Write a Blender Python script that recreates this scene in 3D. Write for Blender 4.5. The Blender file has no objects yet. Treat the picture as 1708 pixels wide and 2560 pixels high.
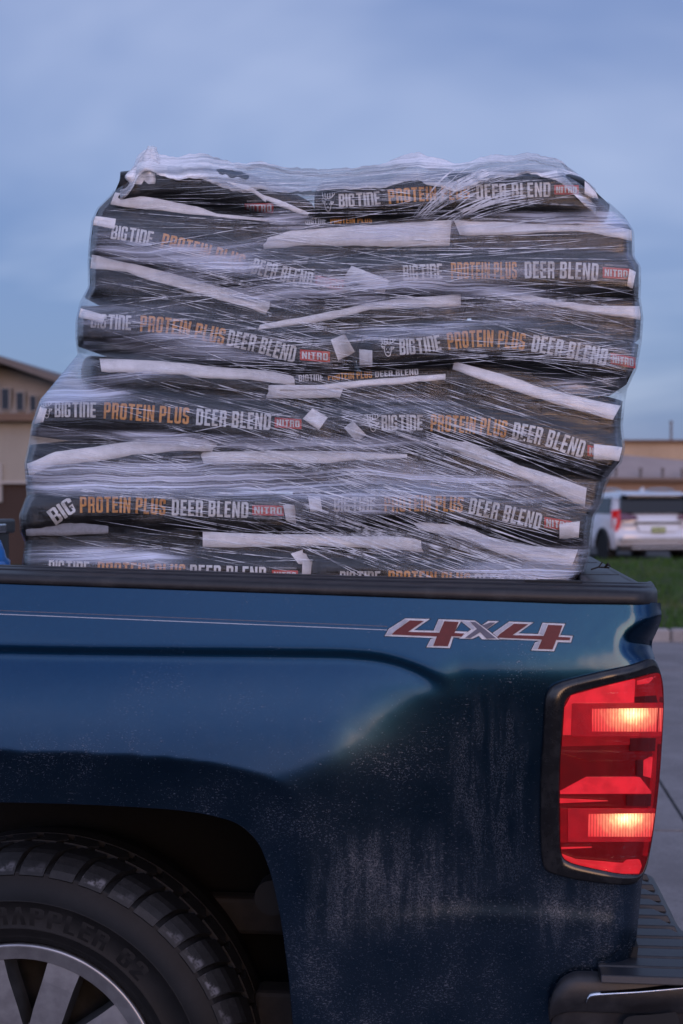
import bpy, bmesh, math, random
import numpy as np
from mathutils import Vector, noise as MN

random.seed(7); rng = np.random.default_rng(7)
SC = bpy.context.scene
COL = SC.collection

# ------------------------------------------------------------------ camera
F = 50.0/36.0*2560.0
CAM = np.array([0.0, -2.51, 1.53])
YAW = math.atan(351.0/F); PIT = -math.atan(34.0/F)
fw = np.array([-math.sin(YAW)*math.cos(PIT), math.cos(YAW)*math.cos(PIT), math.sin(PIT)])
rt = np.array([math.cos(YAW), math.sin(YAW), 0.0])
up = np.cross(rt, fw)
cd = bpy.data.cameras.new('camera'); cam = bpy.data.objects.new('camera', cd); COL.objects.link(cam)
cd.sensor_fit = 'VERTICAL'; cd.sensor_height = 36; cd.lens = 50; cd.clip_start = 0.05; cd.clip_end = 3000
cam.location = CAM; cam.rotation_euler = (math.pi/2+PIT, 0, YAW)
cd.dof.use_dof = True; cd.dof.focus_distance = 2.78; cd.dof.aperture_fstop = 5.0
SC.camera = cam

# ------------------------------------------------------------------ sky, sun, exposure
SUN_AZ, SUN_EL = math.radians(166), math.radians(7)
w = bpy.data.worlds.new('World'); SC.world = w; w.use_nodes = True
nt = w.node_tree; nt.nodes.clear()
def wn(t, **k):
    n = nt.nodes.new(t)
    for a, b in k.items(): setattr(n, a, b)
    return n
wl = nt.links.new
wo = wn('ShaderNodeOutputWorld'); bg = wn('ShaderNodeBackground'); wl(bg.outputs[0], wo.inputs[0])
sky = wn('ShaderNodeTexSky', sky_type='NISHITA', sun_disc=False, sun_elevation=SUN_EL, sun_rotation=SUN_AZ, altitude=100, air_density=1.0, dust_density=1.6, ozone_density=3.0)
tc = wn('ShaderNodeTexCoord'); sx = wn('ShaderNodeSeparateXYZ'); wl(tc.outputs['Generated'], sx.inputs[0])
def wmath(op, a, b=None):
    m = wn('ShaderNodeMath', operation=op)
    for i, q in enumerate((a, b)):
        if q is None: continue
        if isinstance(q, (int, float)): m.inputs[i].default_value = q
        else: wl(q, m.inputs[i])
    return m.outputs[0]
zz = wmath('ADD', wmath('MAXIMUM', sx.outputs[2], 0.0), 0.55)
cx = wn('ShaderNodeCombineXYZ'); wl(wmath('DIVIDE', sx.outputs[0], zz), cx.inputs[0]); wl(wmath('DIVIDE', sx.outputs[1], zz), cx.inputs[1])
mp = wn('ShaderNodeMapping'); mp.inputs['Rotation'].default_value = (0, 0, math.radians(28)); mp.inputs['Scale'].default_value = (0.9, 1.5, 1); mp.inputs['Location'].default_value = (5.7516, 1.3555, 0)
wl(cx.outputs[0], mp.inputs[0])
no = wn('ShaderNodeTexNoise'); no.inputs['Scale'].default_value = 1.7; no.inputs['Detail'].default_value = 4; no.inputs['Roughness'].default_value = 0.5; no.inputs['Distortion'].default_value = 0.4
wl(mp.outputs[0], no.inputs['Vector'])
rp = wn('ShaderNodeValToRGB'); wl(no.outputs['Fac'], rp.inputs[0])
rp.color_ramp.elements[0].position = 0.41; rp.color_ramp.elements[0].color = (1.65, 2.25, 4.65, 1)
rp.color_ramp.elements[1].position = 0.63; rp.color_ramp.elements[1].color = (4.15, 4.65, 6.9, 1)
mx = wn('ShaderNodeMix', data_type='RGBA'); mx.inputs[0].default_value = 0.66
# the cloud deck brightens and warms towards the low sun
dp = wn('ShaderNodeVectorMath', operation='DOT_PRODUCT'); wl(tc.outputs['Generated'], dp.inputs[0]); dp.inputs[1].default_value = (math.sin(SUN_AZ), math.cos(SUN_AZ), .10)
gw = wmath('POWER', wmath('MAXIMUM', dp.outputs['Value'], 0.0), 1.5)
tint = wn('ShaderNodeMix', data_type='RGBA'); wl(gw, tint.inputs[0]); tint.inputs[6].default_value = (1, 1, 1, 1); tint.inputs[7].default_value = (3.9, 3.65, 3.6, 1)
cl = wn('ShaderNodeMix', data_type='RGBA', blend_type='MULTIPLY'); cl.inputs[0].default_value = 1; wl(rp.outputs[0], cl.inputs[6]); wl(tint.outputs[2], cl.inputs[7])
wl(sky.outputs[0], mx.inputs[6]); wl(cl.outputs[2], mx.inputs[7]); wl(mx.outputs[2], bg.inputs[0])
bg.inputs[1].default_value = 0.10
sd = bpy.data.lights.new('sun', 'SUN'); sd.energy = 0.62; sd.angle = math.radians(20); sd.color = (1.0, 0.50, 0.20)
so = bpy.data.objects.new('sun', sd); COL.objects.link(so)
sdir = Vector((math.sin(SUN_AZ)*math.cos(SUN_EL), math.cos(SUN_AZ)*math.cos(SUN_EL), math.sin(SUN_EL)))
so.rotation_euler = (-sdir).to_track_quat('-Z', 'Y').to_euler(); so.location = (20, -40, 20)
vs = SC.view_settings; vs.view_transform = 'Standard'; vs.look = 'None'; vs.exposure = 0.42; vs.gamma = 1.0; vs.use_curve_mapping = False
SC.cycles.transparent_max_bounces = 24; SC.cycles.max_bounces = 10; SC.cycles.caustics_reflective = False; SC.cycles.caustics_refractive = False
SC.cycles.use_denoising = True

# ------------------------------------------------------------------ helpers
def at(u, v, Y):
    """point seen at photo pixel (u,v) on the plane Y"""
    u = np.asarray(u, float); v = np.asarray(v, float); Y = np.asarray(Y, float)
    u, v, Y = np.broadcast_arrays(u, v, Y)
    d = fw + rt*((u-854.0)/F)[..., None] + up*((1280.0-v)/F)[..., None]
    t = (Y-CAM[1])/d[..., 1]
    return CAM + d*t[..., None]
def atz(u, v, z):
    d = fw + rt*((u-854.0)/F) + up*((1280.0-v)/F)
    return CAM + d*((z-CAM[2])/d[2])
def link(o, parent=None):
    COL.objects.link(o)
    if parent is not None: o.parent = parent
    return o
def mesh(name, V, Fs, mat=None, parent=None, smooth=False, uv=None):
    me = bpy.data.meshes.new(name)
    V = np.asarray(V, float).reshape(-1, 3)
    me.from_pydata([tuple(p) for p in V], [], [tuple(int(i) for i in f) for f in Fs])
    if mat is not None: me.materials.append(mat)
    if smooth: me.polygons.foreach_set('use_smooth', [True]*len(me.polygons))
    if uv is not None:
        ul = me.uv_layers.new(name='UVMap'); li = np.empty(len(me.loops), int); me.loops.foreach_get('vertex_index', li)
        ul.data.foreach_set('uv', np.asarray(uv, float).reshape(-1, 2)[li].ravel())
    me.update()
    return link(bpy.data.objects.new(name, me), parent)
def gridfaces(n, m, wrap=False, off=0, flip=False):
    out = []
    mm = m if wrap else m-1
    for i in range(n-1):
        for j in range(mm):
            a = off+i*m+j; b = off+i*m+(j+1) % m; c = off+(i+1)*m+(j+1) % m; d = off+(i+1)*m+j
            out.append((a, d, c, b) if flip else (a, b, c, d))
    return out
def grid(name, P, mat, parent=None, smooth=True, uv=None, wrap=False, flip=False):
    n, m = P.shape[:2]
    return mesh(name, P, gridfaces(n, m, wrap, 0, flip), mat, parent, smooth, uv)
class MB:
    def __init__(s): s.v = []; s.f = []
    def add(s, V, Fs):
        o = len(s.v); s.v += [tuple(map(float, p)) for p in V]; s.f += [tuple(o+i for i in f) for f in Fs]
    def hexa(s, B, T):
        n = len(B); V = list(B)+list(T)
        Fs = [tuple(reversed(range(n))), tuple(range(n, 2*n))]+[(i, (i+1) % n, n+(i+1) % n, n+i) for i in range(n)]
        s.add(V, Fs)
    def box(s, a, b):
        x0, y0, z0 = a; x1, y1, z1 = b
        s.hexa([(x0, y0, z0), (x1, y0, z0), (x1, y1, z0), (x0, y1, z0)], [(x0, y0, z1), (x1, y0, z1), (x1, y1, z1), (x0, y1, z1)])
    def tube(s, pts, r, k=8):
        pts = [Vector(p) for p in pts]; R = r if isinstance(r, (list, tuple)) else [r]*len(pts)
        V = []; 
        for i, p in enumerate(pts):
            t = (pts[min(i+1, len(pts)-1)]-pts[max(i-1, 0)]).normalized()
            a = t.orthogonal().normalized() if abs(t.z) > .9 else t.cross(Vector((0, 0, 1))).normalized()
            b = t.cross(a)
            for q in range(k):
                an = 2*math.pi*q/k; V.append(p+(a*math.cos(an)+b*math.sin(an))*R[i])
        n = len(pts); Fs = gridfaces(n, k, True)+[tuple(range(k)), tuple(reversed(range((n-1)*k, n*k)))]
        s.add(V, Fs)
    def build(s, name, mat, parent=None, smooth=False, bevel=0, seg=2):
        o = mesh(name, s.v, s.f, mat, parent, smooth)
        if bevel:
            b = o.modifiers.new('bevel', 'BEVEL'); b.width = bevel; b.segments = seg; b.limit_method = 'ANGLE'
            if smooth:
                pass
        return o
def tag(o, label=None, cat=None, group=None, kind=None):
    if label: o['label'] = label
    if cat: o['category'] = cat
    if group: o['group'] = group
    if kind: o['kind'] = kind
    return o
def empty(name, loc=(0, 0, 0), rz=0, parent=None):
    o = bpy.data.objects.new(name, None); o.location = loc; o.rotation_euler = (0, 0, rz); o.empty_display_size = .1
    return link(o, parent)
def sub(parent, name, loc=(0, 0, 0)):
    return empty(name, loc, 0, parent)
def smooth01(x, a, b):
    t = np.clip((np.asarray(x, float)-a)/(b-a), 0, 1); return t*t*(3-2*t)
def interp(x, pts):
    p = np.asarray(pts, float); return np.interp(x, p[:, 0], p[:, 1])
def sinterp(x, pts, col=1):
    """smooth (monotone-ish Catmull-Rom) interpolation"""
    p = np.asarray(pts, float); X = p[:, 0]; Yv = p[:, col]
    m = np.gradient(Yv, X); x = np.clip(np.asarray(x, float), X[0], X[-1])
    i = np.clip(np.searchsorted(X, x, 'right')-1, 0, len(X)-2)
    h = X[i+1]-X[i]; t = (x-X[i])/h
    return (2*t**3-3*t**2+1)*Yv[i]+(t**3-2*t**2+t)*h*m[i]+(-2*t**3+3*t**2)*Yv[i+1]+(t**3-t**2)*h*m[i+1]
def curve(pts, n=12, closed=False):
    """centripetal-free Catmull-Rom through 2D/3D points"""
    p = np.asarray(pts, float); N = len(p); out = []
    rngi = range(N if closed else N-1)
    for i in rngi:
        if closed: a, b, c, d = p[(i-1) % N], p[i], p[(i+1) % N], p[(i+2) % N]
        else: a, b, c, d = p[max(i-1, 0)], p[i], p[i+1], p[min(i+2, N-1)]
        for k in range(n):
            t = k/n
            out.append(.5*((2*b)+(-a+c)*t+(2*a-5*b+4*c-d)*t*t+(-a+3*b-3*c+d)*t**3))
    if not closed: out.append(p[-1])
    return np.array(out)
def blur(A, s, ax):
    r = max(1, int(3*s)); k = np.exp(-.5*(np.arange(-r, r+1)/s)**2); k /= k.sum()
    pad = [(0, 0)]*A.ndim; pad[ax] = (r, r); B = np.pad(A, pad, mode='edge')
    out = np.zeros_like(A, float)
    for i, q in enumerate(k):
        sl = [slice(None)]*A.ndim; sl[ax] = slice(i, i+A.shape[ax]); out += q*B[tuple(sl)]
    return out
def minfilt(A, r, ax):
    pad = [(0, 0)]*A.ndim; pad[ax] = (r, r); B = np.pad(A, pad, mode='edge'); out = A.copy()
    for i in range(2*r+1):
        sl = [slice(None)]*A.ndim; sl[ax] = slice(i, i+A.shape[ax]); out = np.minimum(out, B[tuple(sl)])
    return out

# ------------------------------------------------------------------ materials
class NT:
    def __init__(s, name):
        s.m = bpy.data.materials.new(name); s.m.use_nodes = True; s.t = s.m.node_tree; s.t.nodes.clear()
        s.out = s.t.nodes.new('ShaderNodeOutputMaterial')
    def n(s, t, _ins=None, **k):
        q = s.t.nodes.new(t)
        for a, b in k.items(): setattr(q, a, b)
        for a, b in (_ins or {}).items(): s.set(q.inputs[a], b)
        return q
    def set(s, sock, b):
        if isinstance(b, bpy.types.NodeSocket): s.t.links.new(b, sock)
        elif isinstance(b, bpy.types.Node): s.t.links.new(b.outputs[0], sock)
        else: sock.default_value = b
    def math(s, op, a, b=0.0, c=0.0, clamp=False):
        q = s.n('ShaderNodeMath', operation=op, use_clamp=clamp); s.set(q.inputs[0], a); s.set(q.inputs[1], b); s.set(q.inputs[2], c); return q.outputs[0]
    def rng(s, x, a, b, c=0.0, d=1.0, smooth=True):
        q = s.n('ShaderNodeMapRange', interpolation_type='SMOOTHSTEP' if smooth else 'LINEAR'); 
        for i, z in enumerate((x, a, b, c, d)): s.set(q.inputs[i], z)
        return q.outputs[0]
    def mix(s, f, a, b, blend='MIX'):
        q = s.n('ShaderNodeMix', data_type='RGBA', blend_type=blend); s.set(q.inputs[0], f)
        for i, z in ((6, a), (7, b)): s.set(q.inputs[i], z if not (isinstance(z, tuple) and len(z) == 3) else z+(1,))
        return q.outputs[2]
    def coord(s, which='Object'):
        return s.n('ShaderNodeTexCoord').outputs[which]
    def mapping(s, vec, rot=(0, 0, 0), scale=(1, 1, 1), loc=(0, 0, 0)):
        return s.n('ShaderNodeMapping', {'Vector': vec, 'Rotation': rot, 'Scale': scale, 'Location': loc}).outputs[0]
    def noise(s, vec, scale=1.0, detail=3.0, rough=.55, dist=0.0):
        return s.n('ShaderNodeTexNoise', {'Vector': vec, 'Scale': scale, 'Detail': detail, 'Roughness': rough, 'Distortion': dist}).outputs['Fac']
    def bump(s, h, strength=.3, dist=.002, normal=None):
        q = s.n('ShaderNodeBump', {'Height': h, 'Strength': strength, 'Distance': dist})
        if normal is not None: s.set(q.inputs['Normal'], normal)
        return q.outputs[0]
    def bsdf(s, **k):
        names = dict(base='Base Color', rough='Roughness', metal='Metallic', spec='Specular IOR Level', coat='Coat Weight', coatr='Coat Roughness', normal='Normal', emis='Emission Color', es='Emission Strength', alpha='Alpha', trans='Transmission Weight', ior='IOR', coatn='Coat Normal', sheen='Sheen Weight')
        q = s.n('ShaderNodeBsdfPrincipled')
        for a, b in k.items():
            if isinstance(b, tuple) and len(b) == 3 and a in ('base', 'emis'): b = b+(1,)
            s.set(q.inputs[names[a]], b)
        return q
    def done(s, sh):
        s.t.links.new(sh.outputs[0] if isinstance(sh, bpy.types.Node) else sh, s.out.inputs[0]); return s.m
def simple(name, base, rough=.5, metal=0.0, spec=.5, coat=0.0, var=0.0, scale=20.0, bump=0.0):
    t = NT(name); b = base
    nrm = None
    co = t.coord()
    if var:
        f = t.noise(co, scale, 5); b = t.mix(t.rng(f, .3, .7), tuple(c*(1-var) for c in base), tuple(min(1, c*(1+var)) for c in base))
    kw = dict(base=b, rough=rough, metal=metal, spec=spec, coat=coat)
    if bump: kw['normal'] = t.bump(t.noise(co, scale*6, 4), bump, .002)
    return t.done(t.bsdf(**kw))
M = {}

def paint_mat():
    t = NT('blue_paint'); co = t.coord()
    sp = t.n('ShaderNodeSeparateXYZ', {0: co}); X, Z = sp.outputs[0], sp.outputs[2]
    # splash flecks: short sideways dashes of dried dirt
    f1 = t.noise(t.mapping(co, scale=(150, 1, 520)), 1.0, 2.0, .5, .6)
    f2 = t.noise(t.mapping(co, scale=(330, 1, 420)), 1.0, 2.0, .5, 1.2)
    patch = t.noise(co, 7.0, 4, .6)
    low = t.rng(Z, 1.30, 0.85)            # more dirt thrown up lower down
    th = t.math('SUBTRACT', .735, t.math('ADD', t.math('MULTIPLY', low, .07), t.math('MULTIPLY', t.rng(patch, .45, .7), .07)))
    k1 = t.rng(t.math('SUBTRACT', t.math('MAXIMUM', f1, f2), th), 0.0, .05)
    # dried runs of dust on the lower quarter, vertical
    run = t.noise(t.mapping(co, scale=(42, 1, 6)), 1.0, 3, .6, .3)
    grain = t.noise(t.mapping(co, scale=(520, 1, 380)), 1.0, 2, .6, .8)
    def blob(cx, cz, rx, rz):
        a = t.math('POWER', t.math('DIVIDE', t.math('SUBTRACT', X, cx), rx), 2.0); b = t.math('POWER', t.math('DIVIDE', t.math('SUBTRACT', Z, cz), rz), 2.0)
        return t.rng(t.math('ADD', a, b), 1.0, .1)
    p1 = at(1000, 2200, -.03); p2 = at(1230, 1990, -.03); p3 = at(1440, 2290, -.02); p4 = at(900, 2280, -.03)
    zone = t.math('MAXIMUM', blob(p1[0], p1[2], .20, .12), t.math('MAXIMUM', blob(p2[0], p2[2], .10, .22), t.math('MAXIMUM', blob(p3[0], p3[2], .13, .09), blob(p4[0], p4[2], .13, .07))))
    k2 = t.math('MULTIPLY', t.math('MULTIPLY', zone, t.rng(run, .38, .62)), t.rng(grain, .50, .62), clamp=True)
    film = t.math('MULTIPLY', t.math('MULTIPLY', low, t.rng(patch, .1, .8)), .15)
    dirt = t.math('ADD', t.math('MULTIPLY', k1, .36), t.math('ADD', t.math('MULTIPLY', k2, .30), t.math('ADD', film, t.math('MULTIPLY', t.math('MULTIPLY', zone, t.rng(run, .3, .7)), .05))), clamp=True)
    fl = t.noise(co, 900, 2)
    base = t.mix(t.rng(fl, .3, .7), (.0024, .0220, .050), (.0042, .034, .072))
    base = t.mix(dirt, base, (.20, .20, .215))
    rough = t.math('ADD', .20, t.math('MULTIPLY', dirt, .4))
    metal = t.math('SUBTRACT', .96, dirt, clamp=True)
    coat = t.math('SUBTRACT', .32, t.math('MULTIPLY', dirt, .8), clamp=True)
    wav = t.bump(t.noise(co, 14, 2), .03, .01)
    return t.done(t.bsdf(base=base, rough=rough, metal=metal, coat=coat, coatr=t.math('ADD', .07, t.math('MULTIPLY', low, .07)), normal=wav, coatn=wav))
M['paint'] = paint_mat()

def dusty(name, base, rough, amt=.3, scale=30, spec=.4, bump=.25, dust=(.16, .155, .15), bscale=400):
    t = NT(name); co = t.coord()
    g = t.noise(co, bscale, 3, .6); p = t.noise(co, scale, 5, .65)
    s = t.rng(t.noise(t.mapping(co, scale=(180, 180, 420)), 1, 2, .5, .5), .66, .74)
    d = t.math('ADD', t.math('MULTIPLY', t.rng(p, .4, .8), amt), t.math('MULTIPLY', s, amt), clamp=True)
    return t.done(t.bsdf(base=t.mix(d, base, dust), rough=t.math('ADD', rough, t.math('MULTIPLY', d, .3)), spec=spec, normal=t.bump(g, bump, .0008)))
M['plastic'] = dusty('black_rail_plastic', (.012, .012, .014), .45, .12)
M['bezel'] = dusty('gloss_black_bezel', (.008, .008, .009), .16, .10, bump=.02)
M['rubber'] = dusty('tyre_rubber', (.0042, .0042, .0046), .62, .13, 18, spec=.3, dust=(.06, .058, .058))
def tread_mat():
    t = NT('tread_rubber'); co = t.coord(); sp = t.n('ShaderNodeSeparateXYZ', {0: co})
    r = t.math('SQRT', t.math('ADD', t.math('POWER', sp.outputs[0], 2.0), t.math('POWER', sp.outputs[2], 2.0)))
    band = t.math('MULTIPLY', t.rng(r, .402, .407), t.rng(r, .421, .413)); n = t.noise(t.mapping(co, scale=(1, .3, 1)), 38, 5, .7)
    inf = t.n('ShaderNodeObjectInfo').outputs['Random']
    d = t.math('MULTIPLY', t.math('MULTIPLY', band, t.rng(n, .46, .62)), t.math('MULTIPLY', t.math('POWER', inf, 2.0), .55), clamp=True)
    g = t.noise(co, 90, 5, .6)
    base = t.mix(t.rng(g, .45, .75, 0, .35), (.0042, .0042, .0046), (.03, .029, .029))
    return t.done(t.bsdf(base=t.mix(d, base, (.30, .30, .33)), rough=.6, normal=t.bump(t.noise(co, 300, 3), .25, .001)))
M['tread'] = tread_mat()
M['bumper'] = dusty('bumper_black', (.013, .013, .015), .42, .12)
M['liner'] = dusty('wheel_liner', (.003, .0028, .0025), .9, .2, 90, spec=.15, bump=1.0, dust=(.014, .012, .009), bscale=140)
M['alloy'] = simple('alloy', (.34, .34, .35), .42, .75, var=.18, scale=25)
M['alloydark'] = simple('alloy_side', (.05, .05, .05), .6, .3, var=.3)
M['chrome'] = simple('chrome', (.55, .56, .58), .12, 1.0, var=.1)
M['dark'] = simple('dark_void', (.008, .008, .008), .8)
M['bedliner'] = dusty('bed_liner', (.022, .022, .024), .7, .2, 40, bump=.6)
M['frame'] = simple('frame_steel', (.010, .008, .006), .8, .2, var=.4, scale=40)

def bag_mat():
    t = NT('woven_bag_black'); co = t.coord()
    n1 = t.noise(co, 9, 4, .6); n2 = t.noise(co, 60, 4, .6)
    weave = t.n('ShaderNodeTexWave', {'Vector': co, 'Scale': 260.0, 'Distortion': .6}, bands_direction='X').outputs['Fac']
    h = t.math('ADD', t.math('MULTIPLY', n1, 6.0), t.math('ADD', t.math('MULTIPLY', n2, .9), t.math('MULTIPLY', weave, .06)))
    base = t.mix(t.rng(n2, .35, .7), (.006, .006, .006), (.014, .013, .012))
    return t.done(t.bsdf(base=base, rough=.38, spec=.22, normal=t.bump(h, .6, .004)))
M['bag'] = bag_mat()
def ink(name, c, r=.5):
    t = NT(name); f = t.noise(t.coord(), 120, 4, .7)
    return t.done(t.bsdf(base=t.mix(t.rng(f, .3, .62), tuple(x*.78 for x in c), c), rough=r))
M['white_ink'] = ink('white_ink', (.62, .62, .61))
M['orange_ink'] = ink('orange_ink', (.62, .27, .05))
M['red_ink'] = ink('red_ink', (.48, .035, .022))
M['grey_ink'] = ink('grey_ink', (.24, .24, .25))
M['paper'] = (lambda t: t.done(t.bsdf(base=t.mix(t.rng(t.noise(t.coord(), 40, 5, .6), .3, .7), (.68, .67, .67), (.82, .81, .81)), rough=.55, normal=t.bump(t.noise(t.coord(), 55, 5, .65), .55, .004))))(NT('white_tape_paper'))

def film_mat(name, gain=1.0, angles=(0, -6, 8), op0=.02, op1=.76, base=(.72, .79, .95), refl=1.05, sheet=.03, painted_haze=True, crumple=0.0):
    """stretch film: milky along the drawn-out strands and in patches of painted sheen, clear between"""
    t = NT(name); uv = t.coord('UV')
    # the strands bend with the pull of the wrap
    bend = t.math('SUBTRACT', t.noise(t.mapping(uv, scale=(2.2, 5.0, 1)), 1.0, 2, .5), .5); bend2 = t.math('SUBTRACT', t.noise(t.mapping(uv, scale=(7, 16, 1), loc=(3, 1, 0)), 1.0, 2, .5), .5)
    uv = t.n('ShaderNodeVectorMath', {0: uv, 1: t.n('ShaderNodeCombineXYZ', {1: t.math('ADD', t.math('MULTIPLY', bend, .055), t.math('MULTIPLY', bend2, .022))}).outputs[0]}, operation='ADD').outputs[0]
    patch = t.noise(t.mapping(uv, scale=(2.0, 9.0, 1)), 1.0, 4, .55, .4)
    patch2 = t.noise(t.mapping(uv, rot=(0, 0, .12), scale=(3.2, 30.0, 1)), 1.0, 3, .55, .3)
    tot = None; hgt = None
    for i, a in enumerate(angles):
        r = math.radians(a)
        fine = t.noise(t.mapping(uv, rot=(0, 0, r), scale=(1.3, 230.0, 1), loc=(i*3.1, i*7.7, 0)), 1.0, 3, .72, .35)
        mid = t.noise(t.mapping(uv, rot=(0, 0, r), scale=(.8, 62.0, 1), loc=(i*1.1, i*2.7, 0)), 1.0, 3, .6, .3)
        st = t.rng(t.math('ADD', t.math('MULTIPLY', fine, .6), t.math('MULTIPLY', mid, .4)), .475, .60)
        if i:
            mk = t.noise(t.mapping(uv, rot=(0, 0, r), scale=(1.6, 4.5, 1), loc=(i*5.3, i*1.7, 0)), 1.0, 2, .5)
            st = t.math('MULTIPLY', st, t.rng(mk, .44, .60))
        tot = st if tot is None else t.math('MAXIMUM', tot, st)
        hgt = fine if hgt is None else t.math('ADD', hgt, t.math('MULTIPLY', fine, .7))
    zone = t.math('ADD', t.math('MULTIPLY', patch, .6), t.math('MULTIPLY', patch2, .4))
    if painted_haze:
        at_ = t.n('ShaderNodeAttribute', attribute_name='painted_haze')
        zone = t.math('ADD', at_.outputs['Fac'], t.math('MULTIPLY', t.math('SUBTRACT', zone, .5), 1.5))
    if False:
        at_ = t.n('ShaderNodeAttribute', attribute_name='painted_haze')
        zone = t.math('ADD', zone, t.math('MULTIPLY', t.math('SUBTRACT', at_.outputs['Fac'], .35), .30))
    dens = t.math('ADD', op0, t.math('MULTIPLY', t.rng(zone, .30, .80) if painted_haze else t.rng(zone, .46, .62), op1))
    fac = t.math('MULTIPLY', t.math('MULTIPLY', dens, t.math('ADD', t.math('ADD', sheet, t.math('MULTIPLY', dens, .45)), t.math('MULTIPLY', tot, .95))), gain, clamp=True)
    nb = t.bump(hgt, .6, .0035)
    if crumple: nb = t.bump(t.noise(t.mapping(uv, scale=(1, 1.6, 1)), 24, 4, .6, .8), crumple, .02, nb)
    milky = t.bsdf(base=base, rough=.24, spec=.5, normal=nb)
    tr = t.n('ShaderNodeBsdfTransparent', {0: (.95, .955, .96, 1)})
    m1 = t.n('ShaderNodeMixShader', {0: fac, 1: tr.outputs[0], 2: milky.outputs[0]})
    ng = t.bump(hgt, .42, .0022)
    ng = t.bump(t.noise(t.mapping(uv, rot=(0, 0, .2), scale=(5, 38, 1)), 1, 3, .6, .6), .35, .007, ng)
    if crumple: ng = t.bump(t.noise(t.mapping(uv, scale=(1, 1.6, 1)), 24, 4, .6, .8), crumple, .02, ng)
    gl = t.n('ShaderNodeBsdfGlossy', {'Color': (1, 1, 1, 1), 'Roughness': .20, 'Normal': ng})
    fr = t.n('ShaderNodeFresnel', {'IOR': 1.45, 'Normal': ng})
    f2 = t.math('MINIMUM', t.math('MULTIPLY', fr.outputs[0], refl), .22)
    m2 = t.n('ShaderNodeMixShader', {0: f2, 1: m1.outputs[0], 2: gl.outputs[0]})
    return t.done(m2)
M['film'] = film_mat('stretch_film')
M['film_loose'] = film_mat('stretch_film_loose', 1.0, (4, -30, 40), .34, .66, (.95, .96, .98), .9, .40, False, .5)
M['film_band'] = film_mat('stretch_film_band', 1.0, (20, 15), .0, .26, painted_haze=False, sheet=.02, refl=.12)
M['film_band_top'] = film_mat('stretch_film_band_top', 1.0, (-4, 3), .0, .22, painted_haze=False, sheet=.02, refl=.12)

# ------------------------------------------------------------------ setting: ground, road, kerb, grass
def ground_mat(name, a, b, scale, rough=.9, bs=.4, slab=False):
    t = NT(name); co = t.coord()
    n = t.noise(co, scale, 6, .65); f = t.noise(co, scale*40, 4, .7); big = t.noise(co, scale*.12, 3, .5)
    base = t.mix(t.rng(t.math('ADD', t.math('MULTIPLY', n, .5), t.math('ADD', t.math('MULTIPLY', f, .3), t.math('MULTIPLY', big, .2))), .38, .62), a, b)
    return t.done(t.bsdf(base=base, rough=rough, spec=.25, normal=t.bump(f, bs, .004)))
M['asphalt'] = ground_mat('asphalt', (.035, .034, .034), (.07, .068, .068), 1.3)
M['concrete'] = ground_mat('concrete_slab', (.17, .152, .145), (.27, .245, .235), 1.5)
M['kerbmat'] = ground_mat('kerb_concrete', (.24, .215, .20), (.36, .33, .31), 2)
M['soil'] = ground_mat('turf_soil', (.025, .035, .010), (.07, .075, .02), 1.5)
g = mesh('ground', [(-900, -900, 0), (900, -900, 0), (900, 900, 0), (-900, 900, 0)], [(0, 1, 2, 3)], M['asphalt']); tag(g, kind='structure')
yk = float(atz(1680, 1606, 0)[1]); yl = float(atz(1680, 1412, 0)[1])
# concrete road of separate slabs beside and behind the truck
roadroot = empty('road'); tag(roadroot, kind='structure')
slab_me = None
jx = float(atz(1676, 2000, 0)[0]); jy = float(atz(1676, 1815, 0)[1])
for i in range(-1, 3):
    for j in range(-2, 5):
        mb = MB(); x0 = jx+3.7*i; y0 = jy+3.1*(j-1)
        y1 = min(y0+3.1, yk-.02)
        if y1 <= y0: continue
        if slab_me is None or abs(y1-y0-3.1) > 1e-6:
            mb.box((.009, .009, -.10), (3.7-.009, y1-y0-.009, .006+.002*0)); o = mb.build('concrete_slab', M['concrete'], roadroot, bevel=.006)
            if abs(y1-y0-3.1) < 1e-6: slab_me = o.data
        else:
            o = link(bpy.data.objects.new('concrete_slab', slab_me), roadroot)
        o.location = (x0, y0, random.uniform(0, .004))
kr = empty('kerb'); tag(kr, kind='structure')
kme = None
for i in range(-5, 8):
    if kme is None:
        mb = MB(); mb.box((0.006, 0, -.05), (2.994, .18, .14)); kb = mb.build('kerb_stone', M['kerbmat'], kr, bevel=.02, seg=3); kme = kb.data
    else: kb = link(bpy.data.objects.new('kerb_stone', kme), kr); kb.modifiers.new('bevel', 'BEVEL').width = .02
    kb.location = (-1+3.0*i, yk, random.uniform(-.004, .004))
gx = np.linspace(-12, 30, 60); gy = np.linspace(yk+.17, yl, 30); GX, GY = np.meshgrid(gx, gy, indexing='ij')
GZ = .11+.03*np.sin(GX*1.3+GY*.7)*np.sin(GY*.9)
lw = grid('lawn', np.stack([GX, GY, GZ], -1), M['soil'], flip=False); tag(lw, kind='structure')
def grass_mat():
    t = NT('grass_blades'); co = t.coord(); n = t.noise(co, .35, 4, .6); f = t.noise(co, 30, 2)
    dry = t.rng(t.math('ADD', t.math('MULTIPLY', n, .8), t.math('MULTIPLY', f, .2)), .52, .66)
    return t.done(t.bsdf(base=t.mix(dry, t.mix(f, (.022, .062, .006), (.055, .125, .014)), (.19, .16, .07)), rough=.6, spec=.3))
nb = 42000
bx = rng.uniform(-2, 16, nb); by = yk+.2+(yl-yk-.2)*rng.random(nb)**1.3
hh = rng.uniform(.05, .13, nb); an = rng.uniform(0, 6.28, nb); ln = rng.uniform(-.05, .05, (nb, 2))
bz = .10+.03*np.sin(bx*1.3+by*.7)*np.sin(by*.9)
ww = .012
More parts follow.
